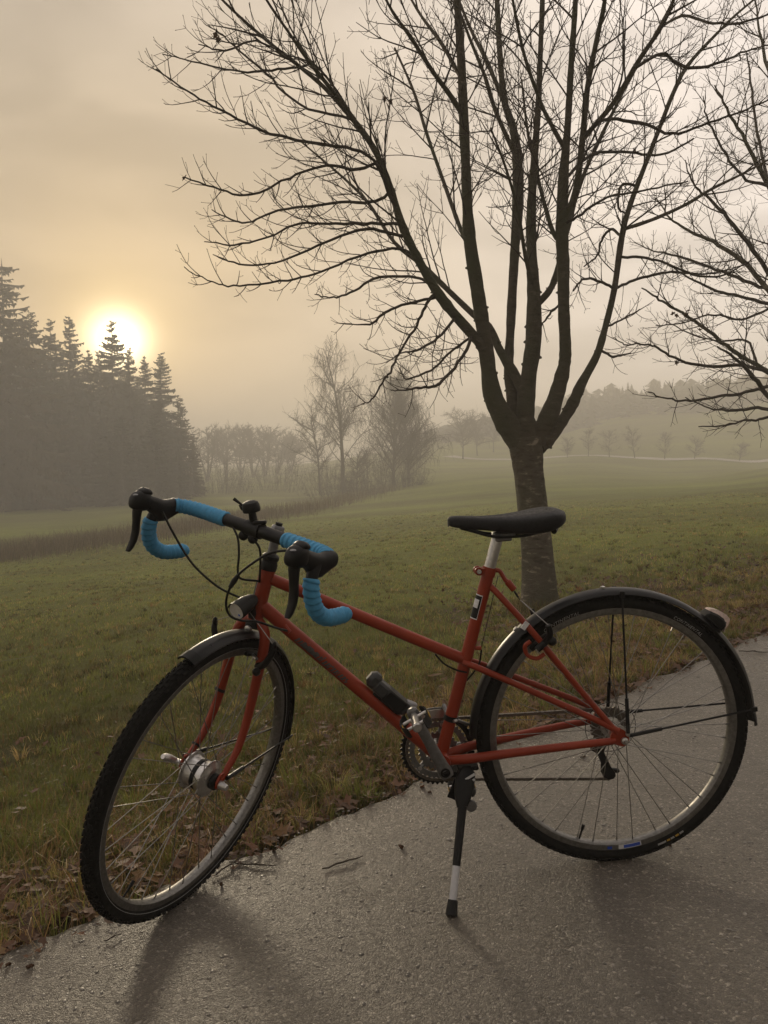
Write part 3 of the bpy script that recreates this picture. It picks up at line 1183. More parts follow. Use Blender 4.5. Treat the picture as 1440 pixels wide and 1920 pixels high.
D = 7.5
limbs = [
    ('big', [(978, 838, 44), (945, 785, 42), (923, 738, 34), (912, 661, 32), (902, 590, 30), (893, 530, 29), (882, 460, 27), (877, 400, 24), (872, 282, 21), (865, 120, 18), (857, 0, 15), (848, -160, 10), (842, -330, 4)], D, D - 0.9),
    ('big', [(905, 655, 22), (894, 637, 22), (845, 581, 22), (813, 537, 20), (781, 480, 19), (753, 420, 17), (735, 362, 15), (707, 290, 14), (673, 238, 12), (616, 172, 9), (562, 125, 8), (505, 80, 7), (433, 16, 5), (380, -40, 3)], D - .18, D - 1.5),
    ('big', [(988, 745, 22), (974, 718, 22), (938, 658, 19), (916, 612, 17), (888, 590, 14), (837, 541, 12), (795, 500, 10), (740, 455, 8), (690, 380, 7), (640, 330, 5), (560, 262, 3)], D, D + 0.9),
    ('big', [(972, 800, 26), (960, 740, 24), (954, 685, 22), (957, 621, 20), (961, 541, 20), (966, 460, 21), (971, 380, 24), (970, 300, 22), (962, 240, 16), (945, 185, 14), (936, 80, 12), (932, 0, 11), (925, -180, 6), (920, -300, 3)], D + .05, D + 1.1),
    ('big', [(990, 835, 46), (985, 770, 36), (992, 700, 33), (1000, 640, 34), (1001, 560, 29), (997, 480, 24), (996, 400, 21), (1002, 300, 16), (1009, 200, 13), (1014, 80, 11), (1017, 0, 10), (1022, -200, 5)], D, D + 0.15),
    ('big', [(1003, 830, 40), (1019, 803, 36), (1039, 754, 32), (1056, 694, 28), (1060, 655, 25), (1057, 581, 24), (1056, 500, 27), (1054, 443, 28), (1056, 340, 22), (1064, 242, 15), (1071, 121, 13), (1079, 0, 11), (1088, -200, 5)], D, D - 0.5),
    ('big', [(1010, 836, 34), (1030, 820, 28), (1059, 782, 22), (1077, 750, 22), (1091, 718, 18), (1119, 666, 17), (1135, 613, 14), (1152, 541, 13), (1166, 444, 13), (1182, 383, 11), (1214, 298, 10), (1239, 234, 9), (1263, 173, 9), (1291, 121, 8), (1343, 64, 6), (1384, 24, 5), (1450, -30, 3)], D, D + 0.8),
    ('mid', [(1060, 420, 16), (1079, 362, 15), (1092, 262, 13), (1102, 161, 12), (1122, 60, 10), (1134, 0, 9), (1150, -150, 4)], D - .3, D - 1.2),
    ('mid', [(1092, 262, 11), (1115, 235, 11), (1150, 193, 11), (1198, 113, 10), (1239, 52, 9), (1263, 0, 8), (1310, -120, 4)], D - .5, D - 1.3),
    ('mid', [(1017, 572, 15), (1030, 545, 15), (1044, 510, 13), (1062, 440, 11), (1090, 340, 9), (1130, 250, 8), (1170, 170, 6), (1230, 60, 4), (1262, 0, 3)], D, D + 1.0),
    ('mid', [(1049, 290, 10), (1029, 225, 9), (1013, 190, 8), (985, 110, 7), (965, 20, 6), (950, -80, 3)], D - .3, D - 1.0),
    ('mid', [(1050, 452, 11), (1037, 435, 10), (1021, 383, 9), (1009, 334, 7), (990, 250, 6), (978, 150, 4)], D - .2, D + .6),
    ('mid', [(1178, 436, 8), (1200, 420, 8), (1235, 407, 7), (1287, 383, 7), (1335, 354, 6), (1384, 330, 5), (1440, 300, 4), (1490, 270, 3)], D + .45, D + 1.0),
    ('mid', [(673, 238, 9), (640, 190, 9), (616, 161, 9), (578, 113, 8), (538, 56, 6), (500, 0, 5), (470, -60, 3)], D - 1.0, D - 1.9),
    ('mid', [(868, 220, 12), (845, 180, 11), (812, 135, 10), (770, 70, 8), (735, 20, 6), (700, -50, 4)], D - .6, D - 1.6),
    ('mid', [(866, 150, 9), (830, 85, 8), (790, 30, 6), (760, -20, 4)], D - .7, D + .1),
    ('mid', [(953, 210, 9), (915, 120, 9), (885, 60, 7), (860, 0, 6), (830, -80, 3)], D + .6, D + 1.7),
    ('mid', [(965, 300, 10), (930, 210, 9), (908, 140, 8), (880, 70, 6), (862, 20, 4)], D + .7, D + .2),
    ('mid', [(880, 470, 9), (860, 420, 9), (835, 350, 8), (800, 250, 7), (775, 170, 6), (740, 90, 4)], D - .2, D + .8),
    ('mid', [(1001, 540, 9), (985, 480, 9), (972, 400, 7), (950, 320, 6), (920, 240, 4)], D + .1, D - 1.2),
]
side = [  # long sweeping side branches
    ([(752, 410, 8), (700, 300, 7), (630, 275, 7), (505, 250, 6), (413, 205, 5), (352, 173, 4), (292, 129, 3)], D - .8, D - 1.8),
    ([(690, 262, 6), (600, 130, 5), (558, 126, 5), (497, 133, 5), (441, 133, 4), (360, 115, 3), (304, 101, 2)], D - .9, D - 1.2),
    ([(600, 156, 5), (540, 110, 4), (480, 76, 4), (421, 95, 4), (372, 83, 2)], D - 1.1, D - 2.0),
    ([(655, 225, 6), (560, 195, 5), (500, 138, 5), (453, 100, 4), (417, 66, 3), (389, 48, 2)], D - .9, D - .5),
    ([(710, 300, 7), (665, 318, 7), (614, 310, 6), (542, 334, 5), (473, 365, 5), (413, 356, 4), (346, 332, 3)], D - .9, D - 1.4),
    ([(735, 365, 7), (695, 379, 7), (622, 381, 6), (522, 395, 5), (473, 415, 4), (441, 415, 4), (397, 393, 2)], D - .8, D - .2),
    ([(757, 425, 7), (710, 420, 7), (630, 420, 6), (562, 419, 5), (505, 443, 4), (441, 459, 4), (383, 453, 2)], D - .7, D - 1.7),
    ([(766, 440, 7), (700, 430, 7), (655, 436, 6), (562, 475, 5), (514, 493, 4), (449, 495, 4), (399, 477, 2)], D - .6, D - .9),
    ([(805, 500, 8), (760, 470, 7), (690, 475, 6), (600, 510, 5), (540, 525, 5), (450, 536, 4), (400, 530, 3), (345, 500, 2)], D - .5, D - 1.3),
    ([(815, 540, 7), (780, 520, 6), (710, 520, 6), (665, 545, 5), (625, 558, 4), (590, 552, 2)], D - .4, D + .6),
    ([(812, 556, 7), (800, 570, 7), (781, 609, 6), (749, 662, 5), (730, 700, 5), (721, 712, 4), (697, 750, 3), (678, 757, 2)], D - .5, D - 1.0),
    ([(880, 625, 8), (866, 670, 7), (829, 715, 6), (797, 726, 5), (753, 731, 3), (733, 732, 2)], D - .2, D - 1.4),
    ([(813, 557, 7), (753, 573, 6), (717, 589, 6), (697, 607, 5), (670, 608, 3), (632, 605, 2)], D - .5, D - .6),
    ([(848, 600, 7), (821, 633, 6), (781, 657, 5), (749, 663, 3), (725, 680, 2)], D - .3, D - 1.5),
    ([(880, 640, 6), (845, 660, 5), (815, 690, 5), (790, 702, 4), (762, 710, 3), (748, 690, 2)], D - .2, D + .7),
    ([(1150, 545, 6), (1125, 528, 6), (1095, 522, 5), (1075, 545, 4)], D + .4, D - .3),
    ([(1166, 440, 6), (1145, 430, 6), (1128, 450, 5), (1120, 480, 4), (1095, 500, 3)], D + .45, D + 1.2),
    ([(1180, 350, 6), (1165, 348, 6), (1160, 390, 5), (1175, 400, 3)], D + .5, D + .4),
    ([(1155, 540, 6), (1180, 530, 6), (1215, 518, 6), (1260, 510, 5), (1320, 515, 4), (1370, 505, 3), (1410, 490, 2)], D + .4, D + 1.3),
    ([(1168, 478, 6), (1200, 483, 6), (1240, 490, 5), (1300, 515, 5), (1350, 517, 4), (1400, 495, 3)], D + .4, D - .8),
    ([(1125, 660, 6), (1150, 668, 5), (1183, 662, 3)], D + .3, D + .2),
    ([(1140, 615, 5), (1165, 600, 4), (1200, 580, 3)], D + .35, D + .8),
    ([(1090, 270, 8), (1130, 225, 7), (1200, 230, 7), (1260, 250, 6), (1330, 230, 5), (1400, 205, 4), (1460, 180, 3)], D - .5, D - 1.4),
    ([(1180, 130, 7), (1240, 100, 7), (1280, 125, 7), (1340, 122, 6), (1400, 95, 4), (1460, 80, 3)], D - .9, D - .2),
    ([(1060, 350, 7), (1110, 290, 7), (1180, 285, 6), (1240, 290, 5), (1300, 260, 4)], D - .4, D + .9),
    ([(1210, 45, 7), (1280, 30, 7), (1340, 45, 6), (1400, 40, 5), (1460, 20, 3)], D - 1.0, D - .4),
    ([(1060, 430, 6), (1090, 400, 6), (1140, 370, 5), (1220, 355, 4), (1290, 340, 3)], D - .3, D - 1.2),
    ([(1055, 560, 5), (1030, 590, 5), (1016, 610, 3)], D - .2, D + .3),
]


def snap(P, R, stock):
    """move a traced branch in depth so that it leaves the nearest limb, and start it inside that limb"""
    d = P[0] - CAM
    best, bp = 1e9, None
    for Q, QR in stock:
        v = Q - CAM
        px = np.stack([v @ RT, v @ UP], 1) / (v @ FWD)[:, None]
        p0 = np.array([d @ RT, d @ UP]) / (d @ FWD)
        dd = np.linalg.norm(px - p0, axis=1)
        i = int(np.argmin(dd))
        if dd[i] < best:
            best, bp = dd[i], Q[i]
    k = (bp[1] / P[0][1]) - 1.0
    f = np.linspace(1, 0, len(P)) ** 1.5
    P = CAM + (P - CAM) * (1 + k * f)[:, None]
    return np.r_[[bp], P[1:]], R


def build_main_tree():
    rng = np.random.default_rng(77)
    base = at(1012, 1143, D)
    base[2] = gz(base[0], base[1]) - 0.02
    root = empty('bare_tree', base)
    tag(root, 'large bare tree with many upright limbs behind the bicycle saddle', 'tree')
    off = lambda V: V - base
    # trunk
    P, R = px_poly([(1015, 1166, 120), (1014, 1146, 92), (1012, 1122, 72), (1011, 1080, 63), (1006, 1020, 58), (996, 930, 56), (989, 875, 56), (987, 845, 62), (988, 820, 60)], D, D)
    P[0][2] = min(P[0][2], base[2] - 0.02)
    P, R = smooth_branch(P, R, 6)
    b = MB()
    n = 28
    rings = []
    for i, (p, r) in enumerate(zip(P, R)):
        a = np.arange(n) * 2 * math.pi / n
        k = 1 + 0.035 * np.sin(3 * a + i * 0.25) + 0.02 * np.sin(7 * a - i * 0.4) + 0.012 * rng.standard_normal(n)
        rings.append(np.stack([p[0] + r * k * np.cos(a), p[1] + r * k * np.sin(a), np.full(n, p[2])], 1))
    b.loft(rings)
    b.build('trunk', M['bark'], root, xf=off)
    cfgL = [dict(gap=.20, len=1.25, ang=(26, 56), r=.0080, tip=.0026, step=.09, jit=.055, up=.10, n=5, pair=.3, bias=.10, droop=.05),
            dict(gap=.15, len=.42, ang=(30, 62), r=.0042, tip=.0019, step=.045, jit=.07, up=.26, n=4, pair=.4, bias=.15),
            dict(gap=.13, len=.11, ang=(30, 60), r=.0025, tip=.0016, step=.035, jit=.12, up=.2, n=3, pair=.3, bias=.25, bud=.010)]
    cfgS = [dict(gap=.10, len=.46, ang=(30, 62), r=.0046, tip=.0019, step=.045, jit=.065, up=.26, n=4, pair=.45, bias=.2),
            dict(gap=.11, len=.13, ang=(28, 60), r=.0026, tip=.0016, step=.035, jit=.12, up=.22, n=3, pair=.35, bias=.3, bud=.010)]
    stock = [(P, R)]
    for kind, pl, d0, d1 in limbs:
        P, R = px_poly(pl, d0, d1)
        if kind == 'mid':
            P, R = snap(P, R, stock)
        P, R = smooth_branch(P, R, 5)
        stock.append((P, R))
        R = R * (1 + 0.05 * rng.standard_normal(len(R)))
        b = MB()
        b.tube(P, R, 12 if kind == 'big' else 8)
        for k in range(int(len(P) * .6)):          # knots and stubs
            i = rng.integers(3, len(P) - 2)
            dirv = unit(rng.normal(0, 1, 3))
            b.tube([P[i], P[i] + dirv * R[i] * 1.0, P[i] + dirv * (R[i] * 1.15 + 0.008)], [R[i] * .3, R[i] * .25, R[i] * .1 + .001], 5)
        limb = b.build('limb', M['limbbark'], root, xf=off)
        t = MB()
        spawn(rng, P, R, t, 0, cfgL, 0.34 if kind == 'big' else 0.15)
        tw = t.build('twigs', M['twig'], limb, xf=off, smooth=True, ang=80)
        tw['kind'] = 'stuff'
    for pl, d0, d1 in side:
        P, R = smooth_branch(*snap(*px_poly(pl, d0, d1), stock), 5)
        P[1:-1] += rng.normal(0, 0.004, (len(P) - 2, 3))
        b = MB()
        b.tube(P, R, 7)
        br = b.build('branch', M['twig'], root, xf=off)
        t = MB()
        spawn(rng, P, R, t, 0, cfgS, 0.12)
        tw = t.build('twigs', M['twig'], br, xf=off, smooth=True, ang=80)
        tw['kind'] = 'stuff'
    lm = leaf_mesh('dead_leaf', 0.035, rng)
    for x, y, d in [(404, 66, D - .5), (409, 74, D - .5), (722, 186, D - .9), (733, 190, D - .9), (727, 198, D - .9), (1190, 283, D + .5), (1187, 292, D + .5), (346, 333, D - 1.4)]:
        o = link('dead_leaf', lm, root)
        o.location = at(x, y, d) - base
        o.rotation_euler = rng.uniform(-1.5, 1.5, 3)


build_main_tree()


def build_second_tree():
    rng = np.random.default_rng(78)
    D2 = 10.5
    base = at(1600, 1060, D2)
    base[2] = gz(base[0], base[1]) - 0.02
    root = empty('bare_tree', base)
    tag(root, 'bare tree reaching into the picture from the right edge, trunk out of view', 'tree')
    off = lambda V: V - base
    P, R = px_poly([(1603, 1080, 90), (1601, 1050, 70), (1599, 980, 60), (1597, 880, 56), (1595, 790, 56), (1596, 740, 48)], D2, D2)
    P[0][2] = min(P[0][2], base[2] - 0.02)
    P, R = smooth_branch(P, R)
    b = MB()
    b.tube(P, R, 20)
    b.build('trunk', M['bark'], root, xf=off)
    pls = [
        ([(1596, 800, 24), (1540, 755, 16), (1480, 722, 12), (1440, 697, 10), (1381, 662, 9), (1337, 628, 8), (1300, 600, 7), (1269, 581, 6), (1237, 562, 5), (1203, 540, 3)], 0, -.8),
        ([(1595, 830, 22), (1520, 800, 13), (1450, 752, 9), (1412, 706, 8), (1375, 669, 6), (1345, 650, 4)], 0, -1.2),
        ([(1500, 735, 10), (1412, 689, 8), (1337, 687, 7), (1275, 675, 6), (1234, 653, 5), (1209, 645, 4), (1172, 645, 3), (1150, 633, 2)], -.4, -1.4),
        ([(1590, 740, 26), (1520, 640, 18), (1470, 575, 13), (1440, 544, 11), (1400, 497, 10), (1337, 453, 8), (1294, 434, 6), (1256, 409, 4), (1230, 370, 2)], 0, .6),
        ([(1520, 640, 14), (1460, 545, 10), (1420, 480, 9), (1375, 420, 8), (1330, 372, 6), (1300, 345, 4), (1285, 300, 2)], .2, -.9),
        ([(1592, 720, 28), (1530, 560, 20), (1480, 440, 14), (1440, 350, 11), (1405, 280, 8), (1370, 215, 6), (1340, 160, 3)], 0, -.5),
        ([(1594, 710, 28), (1560, 540, 20), (1510, 360, 14), (1470, 240, 10), (1445, 150, 8), (1425, 60, 5), (1415, -10, 3)], 0, .8),
        ([(1440, 545, 8), (1395, 525, 7), (1330, 500, 6), (1270, 480, 5), (1225, 470, 3), (1190, 455, 2)], .3, 1.2),
        ([(1460, 590, 9), (1400, 560, 7), (1345, 545, 6), (1290, 520, 4), (1245, 490, 2)], .2, -1.0),
        ([(1440, 350, 8), (1400, 335, 6), (1360, 290, 5), (1330, 230, 4), (1318, 180, 2)], -.2, -1.3),
        ([(1470, 720, 7), (1400, 735, 6), (1340, 745, 5), (1285, 752, 4), (1245, 745, 3), (1215, 735, 2)], -.4, -1.5),
        ([(1480, 760, 7), (1420, 765, 6), (1370, 770, 5), (1330, 765, 3), (1285, 745, 2)], -.4, .2),
        ([(1470, 770, 6), (1430, 785, 5), (1395, 790, 4), (1350, 798, 3), (1310, 800, 2)], -.5, -.9),
        ([(1440, 620, 6), (1390, 600, 5), (1340, 590, 4), (1280, 605, 3), (1230, 610, 2)], -.2, -1.4),
        ([(1445, 655, 6), (1400, 640, 5), (1350, 640, 4), (1300, 628, 3), (1245, 600, 2)], -.2, .8),
        ([(1440, 350, 7), (1420, 250, 6), (1410, 170, 5), (1400, 100, 3)], -.2, .9),
    ]
    cfg = [dict(gap=.17, len=.55, ang=(28, 58), r=.0055, tip=.0024, step=.08, jit=.08, up=.12, n=4, pair=.5, bias=.15),
           dict(gap=.11, len=.20, ang=(28, 58), r=.0034, tip=.0020, step=.05, jit=.11, up=.2, n=3, pair=.5, bias=.25)]
    cfg0 = [dict(gap=.30, len=1.0, ang=(30, 58), r=.010, tip=.003, step=.1, jit=.07, up=.08, n=5, pair=.3, bias=.1)] + cfg
    stock = [(P, R)]
    for i, (pl, a, c) in enumerate(pls):
        P, R = smooth_branch(*snap(*px_poly(pl, D2 + a, D2 + c), stock), 5)
        stock.append((P, R))
        P[1:-1] += rng.normal(0, 0.006, (len(P) - 2, 3))
        b = MB()
        b.tube(P, R, 8)
        br = b.build('limb' if i in (0, 3, 5, 6) else 'branch', M['bark'] if i in (0, 3, 5, 6) else M['twig'], root, xf=off)
        t = MB()
        spawn(rng, P, R, t, 0, cfg0 if i in (0, 3, 4, 5, 6) else cfg, 0.25)
        tw = t.build('twigs', M['twig'], br, xf=off, ang=80)
        tw['kind'] = 'stuff'
    lm = leaf_mesh('dead_leaf', 0.04, rng)
    for x, y in [(1262, 588), (1268, 592), (1290, 583), (1286, 590), (1313, 618), (1268, 680)]:
        o = link('dead_leaf', lm, root)
        o.location = at(x, y, D2 - .7) - base
        o.rotation_euler = rng.uniform(-1.5, 1.5, 3)


build_second_tree()


# ------------------------------------------------------------------ background trees
def spruce_meshes(seed, H, W, thin=0.0, mat='needle'):
    """trunk mesh and crown mesh of a spruce H metres tall, crown half-width W"""
    rng = np.random.default_rng(seed)
    b = MB()
    b.tube([(0, 0, -0.5), (0.05, 0, H * .5), (0, 0, H)], [H * .012, H * .007, 0.02], 7)
    trunk = b.mesh('trunk', M['farbark'])
    V, T = [], []

    def tri(a, c, d):
        k = len(V)
        V.extend((a, c, d))
        T.append((k, k + 1, k + 2))
    z = H * (0.06 + 0.1 * thin)
    while z < H * 0.99:
        t = z / H
        prof = (1 - t) ** 0.66 * (0.60 + 0.40 * min(1, t * 5 + .35)) * (1 + 0.18 * math.sin(z * 1.3 + seed) * math.sin(z * .57 + 2 * seed))
        nb = int(8 + 5 * (1 - t))
        for k in range(nb):
            if rng.random() < 0.08 + 0.35 * thin:
                continue
            a = rng.uniform(0, 2 * math.pi)
            L = W * prof * rng.uniform(0.45, 1.25) + 0.12
            zb = z + rng.normal(0, .28)
            rise = 0.25 * L * (t - 0.35) + L * rng.normal(0, .10)
            ca, sa = math.cos(a), math.sin(a)
            ns = max(4, int(L / 0.32))
            pts = []
            for i in range(ns + 1):
                f = i / ns
                rr = L * f
                zz_ = zb + rise * f - 0.42 * L * f * f * (1 - 0.8 * t) + 0.16 * L * f ** 4
                pts.append(np.array([ca * rr, sa * rr, zz_]))
            for i in range(ns):
                f = (i + 0.5) / ns
                p, q = pts[i], pts[i + 1]
                wd = (0.10 + 0.34 * L * (1 - f) * 0.55) * rng.uniform(.7, 1.3)
                lat = np.array([-sa, ca, 0])
                fw = (q - p)
                for s_ in (-1, 1):
                    if rng.random() < 0.12 + .25 * thin:
                        continue
                    tip = p + fw * 1.3 + lat * s_ * wd + np.array([0, 0, -wd * rng.uniform(.6, 1.3) - .08])
                    tri(p - np.array([0, 0, .04]), q, tip)
                # hanging spray
                for rep_ in range(2):
                    if rng.random() < 0.95 - .45 * thin:
                        e = p + (q - p) * rng.uniform(-.2, 1.2)
                        tri(p, q + (q - p) * .3, e + np.array([0, 0, -rng.uniform(.30, .95) * (0.35 + 0.65 * (1 - t))]) + rng.normal(0, .07, 3))
            tri(pts[-2], pts[-1], pts[-1] + np.array([ca * .2, sa * .2, .05]))
        z += H * rng.uniform(.012, .024)
    tri(np.array([-.06, 0, H * .97]), np.array([.06, 0, H * .97]), np.array([0, 0, H * 1.012]))
    crown = tri_mesh('crown', np.array(V), np.array(T), M[mat])
    return trunk, crown


SPR = [spruce_meshes(1, 24, 4.6), spruce_meshes(2, 24, 3.9), spruce_meshes(3, 24, 5.2, .35), spruce_meshes(4, 24, 5.6, .55, 'larch'), spruce_meshes(5, 24, 4.4, .2)]


def put_spruce(px, top, d, var, rot, label, wscale=1.0, group='conifers of the dark wood'):
    g = at(px, 930, d)
    z = gz(g[0], g[1]) - 0.3
    h = at(px, top, d)[2] - z
    root = empty('spruce_tree', (g[0], g[1], z))
    tag(root, label, 'tree', group)
    s = h / 24.0
    for nm, me in zip(('trunk', 'crown'), SPR[var]):
        o = link(nm, me, root)
        o.scale = (s * wscale, s * wscale, s)
        o.rotation_euler = (0, 0, rot)
    return root


front = [
    (14, 488, 84, 3, .3, 1.15, 'tallest brownish conifer at the left edge of the picture'),
    (62, 585, 90, 2, 1.2, 1.1, 'shoulder-high conifer just right of the tallest one'),
    (101, 600, 96, 0, 2.2, .9, 'narrow dark spruce left of the pointed one near the sun'),
    (136, 594, 100, 4, .9, 1.0, 'pointed spruce standing just left of the sun'),
    (170, 655, 98, 1, 3.0, .9, 'low spruce in the dip left of the sun'),
    (215, 603, 104, 0, 1.7, .95, 'spruce whose tip stands right in front of the sun'),
    (190, 660, 100, 2, 4.0, .8, 'small spruce crowded against the left of the sunlit tip'),
    (247, 652, 102, 4, 5.0, .8, 'small spruce just right of the sunlit tip'),
    (275, 667, 106, 1, .4, .95, 'dark spruce at the lower right rim of the sun'),
    (305, 664, 100, 2, 2.6, 1.05, 'open-branched spruce on the right flank of the wood'),
    (340, 742, 102, 3, 1.1, 1.0, 'loose brownish conifer lower on the right flank of the wood'),
    (362, 815, 100, 3, 4.4, .9, 'short thin conifer at the right foot of the wood'),
    (-40, 560, 88, 1, 2.0, 1.1, 'spruce cut by the left edge of the picture'),
]
for px, top, d, var, rot, ws, lab in front:
    put_spruce(px, top, d, var, rot, lab, ws)
_r = random.Random(9)
for i in range(34):
    px = -70 + i * 12.2 + _r.uniform(-6, 6)
    lim = np.interp(px, [-80, 40, 90, 170, 250, 300, 330, 360], [610, 640, 675, 700, 700, 720, 790, 850])
    put_spruce(px, lim + _r.uniform(0, 40), 108 + _r.uniform(0, 22), _r.choice([0, 1, 2, 4]), _r.uniform(0, 6), 'dark spruce crowded inside the foggy wood on the left', 1.15, 'spruces inside the wood')
for i in range(16):
    px = -40 + i * 25 + _r.uniform(-8, 8)
    put_spruce(px, 790 + _r.uniform(-20, 60), 92 + _r.uniform(-4, 6), _r.choice([0, 1, 4]), _r.uniform(0, 6), 'low young spruce along the front edge of the wood', 1.5, 'young spruces along the wood edge')


def broadleaf(name, label, px, top, d, spread, seed, kind='oak', group=None, leanx=0.0, mat='farbark', base_py=930):
    rng = np.random.default_rng(seed)
    g = at(px, base_py, d)
    z = gz(g[0], g[1]) - 0.2
    H = at(px, top, d)[2] - z
    root = empty(name, (g[0], g[1], z))
    tag(root, label, 'tree', group)
    mpx = d / FPX                     # metres per photo pixel
    thin = max(0.010, (0.40 if name != 'small_tree' else 0.17) * mpx)
    W = spread * mpx
    b = MB()
    stems = 1 if kind != 'clump' else 5
    limbs_ = []
    for k in range(stems):
        a0 = rng.uniform(0, 6.28)
        dv = np.array([leanx + 0.05 * rng.normal() + (0.25 * math.cos(a0) if stems > 1 else 0), 0.25 * math.sin(a0) if stems > 1 else 0.03, 1.0])
        P, R = wander(rng, (0, 0, -0.3), dv, H * (0.98 if kind != 'bush' else .6), H * .016 + .02, thin, H / 12, .045, .05)
        b.tube(P, R, 7)
        limbs_.append((P, R))
    b.build('trunk', M[mat], root)
    t = MB()
    for P, R in limbs_:
        n = {'birch': 40, 'weep': 54, 'oak': 26, 'clump': 14, 'bush': 26}[kind]
        for j in range(n):
            f = rng.uniform({'birch': .22, 'weep': .12, 'oak': .25, 'clump': .3, 'bush': .05}[kind], .97)
            i = min(len(P) - 2, int(f * (len(P) - 1)))
            p = P[i] + (P[i + 1] - P[i]) * (f * (len(P) - 1) - i)
            a = rng.uniform(0, 6.28)
            if kind in ('birch', 'weep'):
                el = rad(rng.uniform(38, 62))
                ln = W * (1.05 - 0.75 * max(0, f - .3)) * rng.uniform(.6, 1.15)
            else:
                el = rad(rng.uniform(15, 60))
                ln = W * math.sqrt(max(.05, 1 - (2 * f - 1.0) ** 2 * .8)) * rng.uniform(.6, 1.1)
            dv = np.array([math.cos(a) * math.cos(el), math.sin(a) * math.cos(el), math.sin(el)])
            Q, QR = wander(rng, p, dv, ln, thin * (2.2 if kind != 'weep' else 3.2), thin * .9, max(.3, ln / 6), .10, .02, 0 if kind not in ('weep', 'birch') else .0)
            t.tube(Q, QR, 4, cap=False)
            # secondary
            for m in range(9 if kind != 'clump' else 7):
                i2 = rng.integers(1, len(Q))
                a = rng.uniform(0, 6.28)
                dv2 = unit((Q[i2] - Q[i2 - 1]) / max(1e-6, np.linalg.norm(Q[i2] - Q[i2 - 1])) + 0.9 * np.array([math.cos(a), math.sin(a), rng.normal(0, .5)]))
                l2 = ln * rng.uniform(.25, .5)
                Q2, R2 = wander(rng, Q[i2], dv2, l2, thin * 1.1, thin * .55, max(.25, l2 / 4), .15, .05)
                t.tube(Q2, R2, 3, cap=False)
                for m2 in range(5 if kind != 'weep' else 6):
                    i3 = rng.integers(1, len(Q2))
                    if kind in ('birch', 'weep'):
                        l3 = H * rng.uniform(.04, .13) * (1.2 if kind == 'weep' else .8)
                        dv3 = np.array([rng.normal(0, .35), rng.normal(0, .35), -1.0])
                    else:
                        l3 = l2 * rng.uniform(.3, .6)
                        dv3 = rng.normal(0, 1, 3) + np.array([0, 0, .5])
                    Q3, R3 = wander(rng, Q2[i3], dv3, l3, thin * .42, thin * .25, max(.3, l3 / 2), .1, 0)
                    t.tube(Q3, R3, 3, cap=False)
    c = t.build('crown', M['farbark'], root, ang=80)
    return root


broadleaf('birch_tree', 'tall slender birch with a narrow top in the middle of the valley', 645, 650, 94, 88, 5, 'birch', leanx=.02, mat='farbark', base_py=912)
broadleaf('birch_tree', 'weeping birch with hanging twigs nearest left of the big tree trunk', 738, 704, 92, 92, 6, 'weep', mat='farbark', base_py=912)
broadleaf('birch_tree', 'second stem of the weeping birch leaning to the right', 768, 728, 93, 74, 26, 'weep', leanx=.04, mat='farbark', base_py=912)
broadleaf('round_tree', 'broad round-topped bare tree left of the birches', 600, 778, 98, 62, 7, 'oak', base_py=915)
broadleaf('round_tree', 'low rounded tree between the broad tree and the slender birch', 668, 812, 92, 50, 12, 'bush', base_py=912)
rows = [(388, 795, 158), (425, 803, 170), (452, 798, 176), (475, 797, 166), (498, 800, 172), (520, 806, 178), (545, 822, 180)]
labs = ['pale foggy tree beside the right foot of the spruce wood', 'foggy tree second in the far row between wood and birches', 'foggy tree third in the far row between wood and birches',
        'foggy tree in the middle of the far row between wood and birches', 'foggy tree fifth in the far row between wood and birches', 'foggy tree sixth in the far row between wood and birches', 'lowest foggy tree at the right end of the far row']
for (px, top, d), lb, sd in zip(rows, labs, range(20, 40)):
    broadleaf('far_tree', lb, px, top, d, 30, sd, 'clump', 'far row of trees', base_py=905)
for i, (px, top, d, lb) in enumerate([(868, 770, 150, 'round foggy tree just left of the big trunk, at the foot of the hill'), (895, 782, 158, 'paler foggy tree right beside the big trunk at the foot of the hill'), (925, 765, 165, 'foggy tree partly hidden behind the big trunk')]):
    broadleaf('far_tree', lb, px, top, d, 40, 50 + i, 'oak', 'foggy trees behind the big trunk', base_py=868)
# little trees along the far path
for i, (px, top, d, lb) in enumerate([(1064, 822, 136, 'small bare tree by the far path, nearest the big trunk'), (1103, 806, 136, 'second small bare tree by the far path from the big trunk'), (1142, 806, 135, 'third small bare tree by the far path from the big trunk'),
                                      (1190, 800, 134, 'fullest small bare tree by the far path'), (1246, 812, 132, 'forked small bare tree by the far path'), (1302, 824, 130, 'low bushy tree by the far path'), (1386, 832, 128, 'last small tree by the far path towards the right')]):
    broadleaf('small_tree', lb, px, top, d, 20, 70 + i, 'oak', 'small trees along the far path', base_py=862)


def shrub(label, px, d, wpx, hpx, seed, base_py):
    """bushy thicket: many thin upright curved stems"""
    rng = np.random.default_rng(seed)
    g = at(px, base_py, d)
    z = gz(g[0], g[1]) - .1
    root = empty('shrub', (g[0], g[1], z))
    tag(root, label, 'shrub', 'thickets in the valley')
    mpx = d / FPX
    W, Hh = wpx * mpx / 2, hpx * mpx
    t = MB()
    thin = max(.01, .28 * mpx)
    for k in range(110):
        x, y = rng.normal(0, W * .5), rng.normal(0, W * .4)
        hh = Hh * rng.uniform(.5, 1.05) * math.exp(-(x / W) ** 2)
        P, R = wander(rng, (x, y, 0), (x / W * .5, rng.normal(0, .2), 1), hh, thin, thin * .5, hh / 4, .12, 0)
        t.tube(P, R, 3, cap=False)
        for m in range(7):
            i = rng.integers(1, len(P))
            Q, R2 = wander(rng, P[i], rng.normal(0, 1, 3) + np.array([0, 0, .8]), hh * rng.uniform(.15, .35), thin * .7, thin * .4, hh / 8, .15, 0)
            t.tube(Q, R2, 3, cap=False)
    t.build('stems', M['farbark'], root, ang=80)


